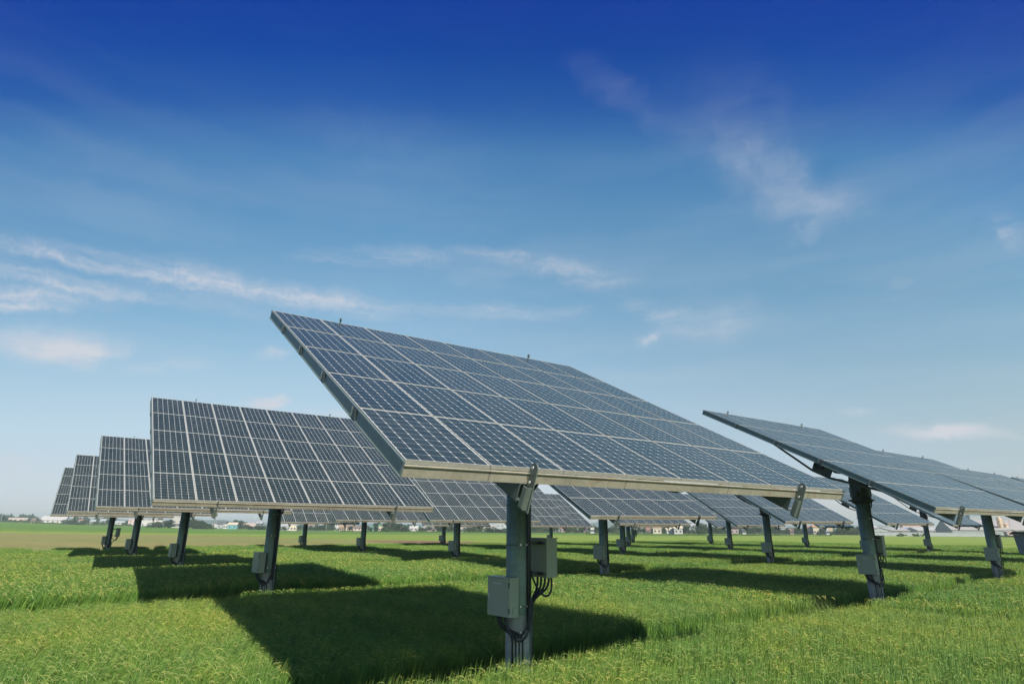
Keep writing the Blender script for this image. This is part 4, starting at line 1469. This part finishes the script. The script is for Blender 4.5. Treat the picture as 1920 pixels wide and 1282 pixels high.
far_mass('distant_woodland', 760, 900, 8.5, 26000, 1.5, (.035, .06, .03), -160, 2100, 'hazy band of distant woodland behind the town along the whole horizon')
far_mass('ditch_grass', 303, 306, .45, 3500, .22, (.045, .07, .025), 1100, 1560, 'broken line of dark grass along a ditch across the bright field')
far_mass('field_hedge', 392, 400, 1.3, 9000, .35, (.05, .075, .03), 640, 1650, 'thin low hedge along the far edge of the fields')
far_mass('roadside_scrub', 520, 640, 2.0, 9000, .5, (.05, .075, .035), -160, 640, 'low scrub scattered before the houses at left')

hb = MB()
hv = random.Random(5)
for (a0, a1, D, hh) in ((-60, 60, 2600, 22), (-44, -18, 2200, 26), (4, 14, 2300, 30)):
    n = 60
    for k in range(n):
        aa, ab = a0 + (a1 - a0) * k / n, a0 + (a1 - a0) * (k + 1) / n
        def ht(a):
            e = min((a - a0), (a1 - a)) / (a1 - a0) * 4
            return (hh * (.75 + .15 * math.sin(a * .9) + .1 * math.sin(a * 2.3 + 1))) * min(1, max(e, 0)) + 1
        A, B_ = [Vector((math.sin(R(q)), math.cos(R(q)), 0)) for q in (aa, ab)]
        za, zb = ht(aa), ht(ab)
        hb.face([A * (D - 250), B_ * (D - 250), B_ * D + Vector((0, 0, zb)), A * D + Vector((0, 0, za))])
        hb.face([A * D + Vector((0, 0, za)), B_ * D + Vector((0, 0, zb)), B_ * (D + 400), A * (D + 400)])
o = hb.build('hills', flat('hill_woods', (.05, .08, .05))); o['kind'] = 'structure'

# poles and masts
def mast(px, D, h, look, arms=2):
    x = D * (px - 960) / 1184.6
    root = empty('utility_pole', (x, D, rise(x, D) - .2))
    b = MB(); b.tube([(0, 0, 0), (0, 0, h)], [.16, .10], 8); b.build('pole', WM['grey'], root)
    for k in range(arms):
        b = MB(); b.box((-.9, -.05, h - .5 - k * .9), (1.8, 0, 0), (0, .1, 0), (0, 0, .12)); b.build('crossarm', WM['grey'], root)
    reg(root, px, look, 'pole')
mast(73, 560, 8, 'thin grey pole'); mast(188, 520, 9, 'tall thin pole'); mast(478, 430, 9.5, 'slim mast above the houses'); mast(614, 420, 8, 'thin grey pole')
mast(928, 420, 9, 'slim grey mast'); mast(170, 470, 4, 'short pole by the road'); mast(2, 470, 7, 'pole at the left edge'); mast(1648, 400, 12, 'slim mast beside the white-roofed hall')

# cabinet at the right edge of the frame: blue-grey, flared, with an overhanging dark lid
def edge_cabinet():
    D = 27.0
    x = D * (1926 - 960) / 1184.6
    root = empty('equipment_cabinet', (x, D, 0), R(20))
    b = MB()
    w0, w1, d0, d1, z0, z1 = .34, .40, .25, .30, 1.80, 2.56
    lo = [(-w0, -d0, z0), (w0, -d0, z0), (w0, d0, z0), (-w0, d0, z0)]; hi = [(-w1, -d1, z1), (w1, -d1, z1), (w1, d1, z1), (-w1, d1, z1)]
    b.face(lo[::-1]); b.face(hi)
    for k in range(4):
        b.face([lo[k], lo[(k + 1) % 4], hi[(k + 1) % 4], hi[k]])
    b.build('body', M_bluebox, root)
    b = MB(); b.cbox((0, 0, 2.60), 1.02, .80, .07, 0, 0, .05); b.cbox((0, 0, 2.66), .9, .7, .05, 0, 0, .05); b.build('lid', M_dark, root)
    b = MB(); b.tube([(0, 0, 0), (0, 0, 1.80)], .10, 16); b.build('leg', M_post, root)
    b = MB(); b.cbox((-.2, -.31, 2.2), .04, .03, .16); b.build('handle', M_dark, root)
    tag(root, 'blue-grey cabinet with an overhanging dark lid, cut off by the right edge', 'cabinet')
M_bluebox = metal('blue_grey_paint', (.16, .20, .26), .5, 0, .08, 3, .2)
edge_cabinet()

# labels for everything on the horizon: look + order between two posts
pending.sort(key=lambda a: a[1])
from collections import defaultdict
cnt = defaultdict(list)
for o, px, look, cat in pending:
    cnt[(look, where(px))].append(o)
GR = {'tree': 'trees along the horizon', 'bush': 'bushes along the horizon', 'house': 'houses of the distant village', 'building': 'blocks of the distant town',
      'barn': 'barns and sheds along the horizon', 'greenhouse': None, 'pole': 'poles along the horizon', 'wall': None, 'silo': None}
for o, px, look, cat in pending:
    L = cnt[(look, where(px))]
    w = where(px)
    q = L.index(o)
    if len(L) > 1:
        lab = '%s, %s of %d on horizon %s' % (look, ORD[q] + ' from left', len(L), w)
    else:
        lab = '%s on horizon %s' % (look, w)
    tag(o, lab, cat, GR.get(cat))

# ------------------------------------------------------------------ haze
hzb = MB()
hzb.box((-3400, -3400, -1.5), (6800, 0, 0), (0, 6800, 0), (0, 0, 37))
m = bpy.data.materials.new('haze_air'); m.use_nodes = True
N = NT(m.node_tree); N.nt.nodes.clear()
vo = N.n('ShaderNodeOutputMaterial'); pv = N.n('ShaderNodeVolumePrincipled')
pv.inputs['Color'].default_value = (.80, .88, .95, 1)
pv.inputs['Density'].default_value = .0004
pv.inputs['Anisotropy'].default_value = .3
N.l(pv.outputs[0], vo.inputs['Volume'])
o = hzb.build('haze', m)
o['kind'] = 'stuff'; o['label'] = 'thin pale haze over the far fields and town'; o['category'] = 'haze'
sc.cycles.volume_bounces = 1
sc.cycles.max_bounces = 8
sc.cycles.transparent_max_bounces = 16
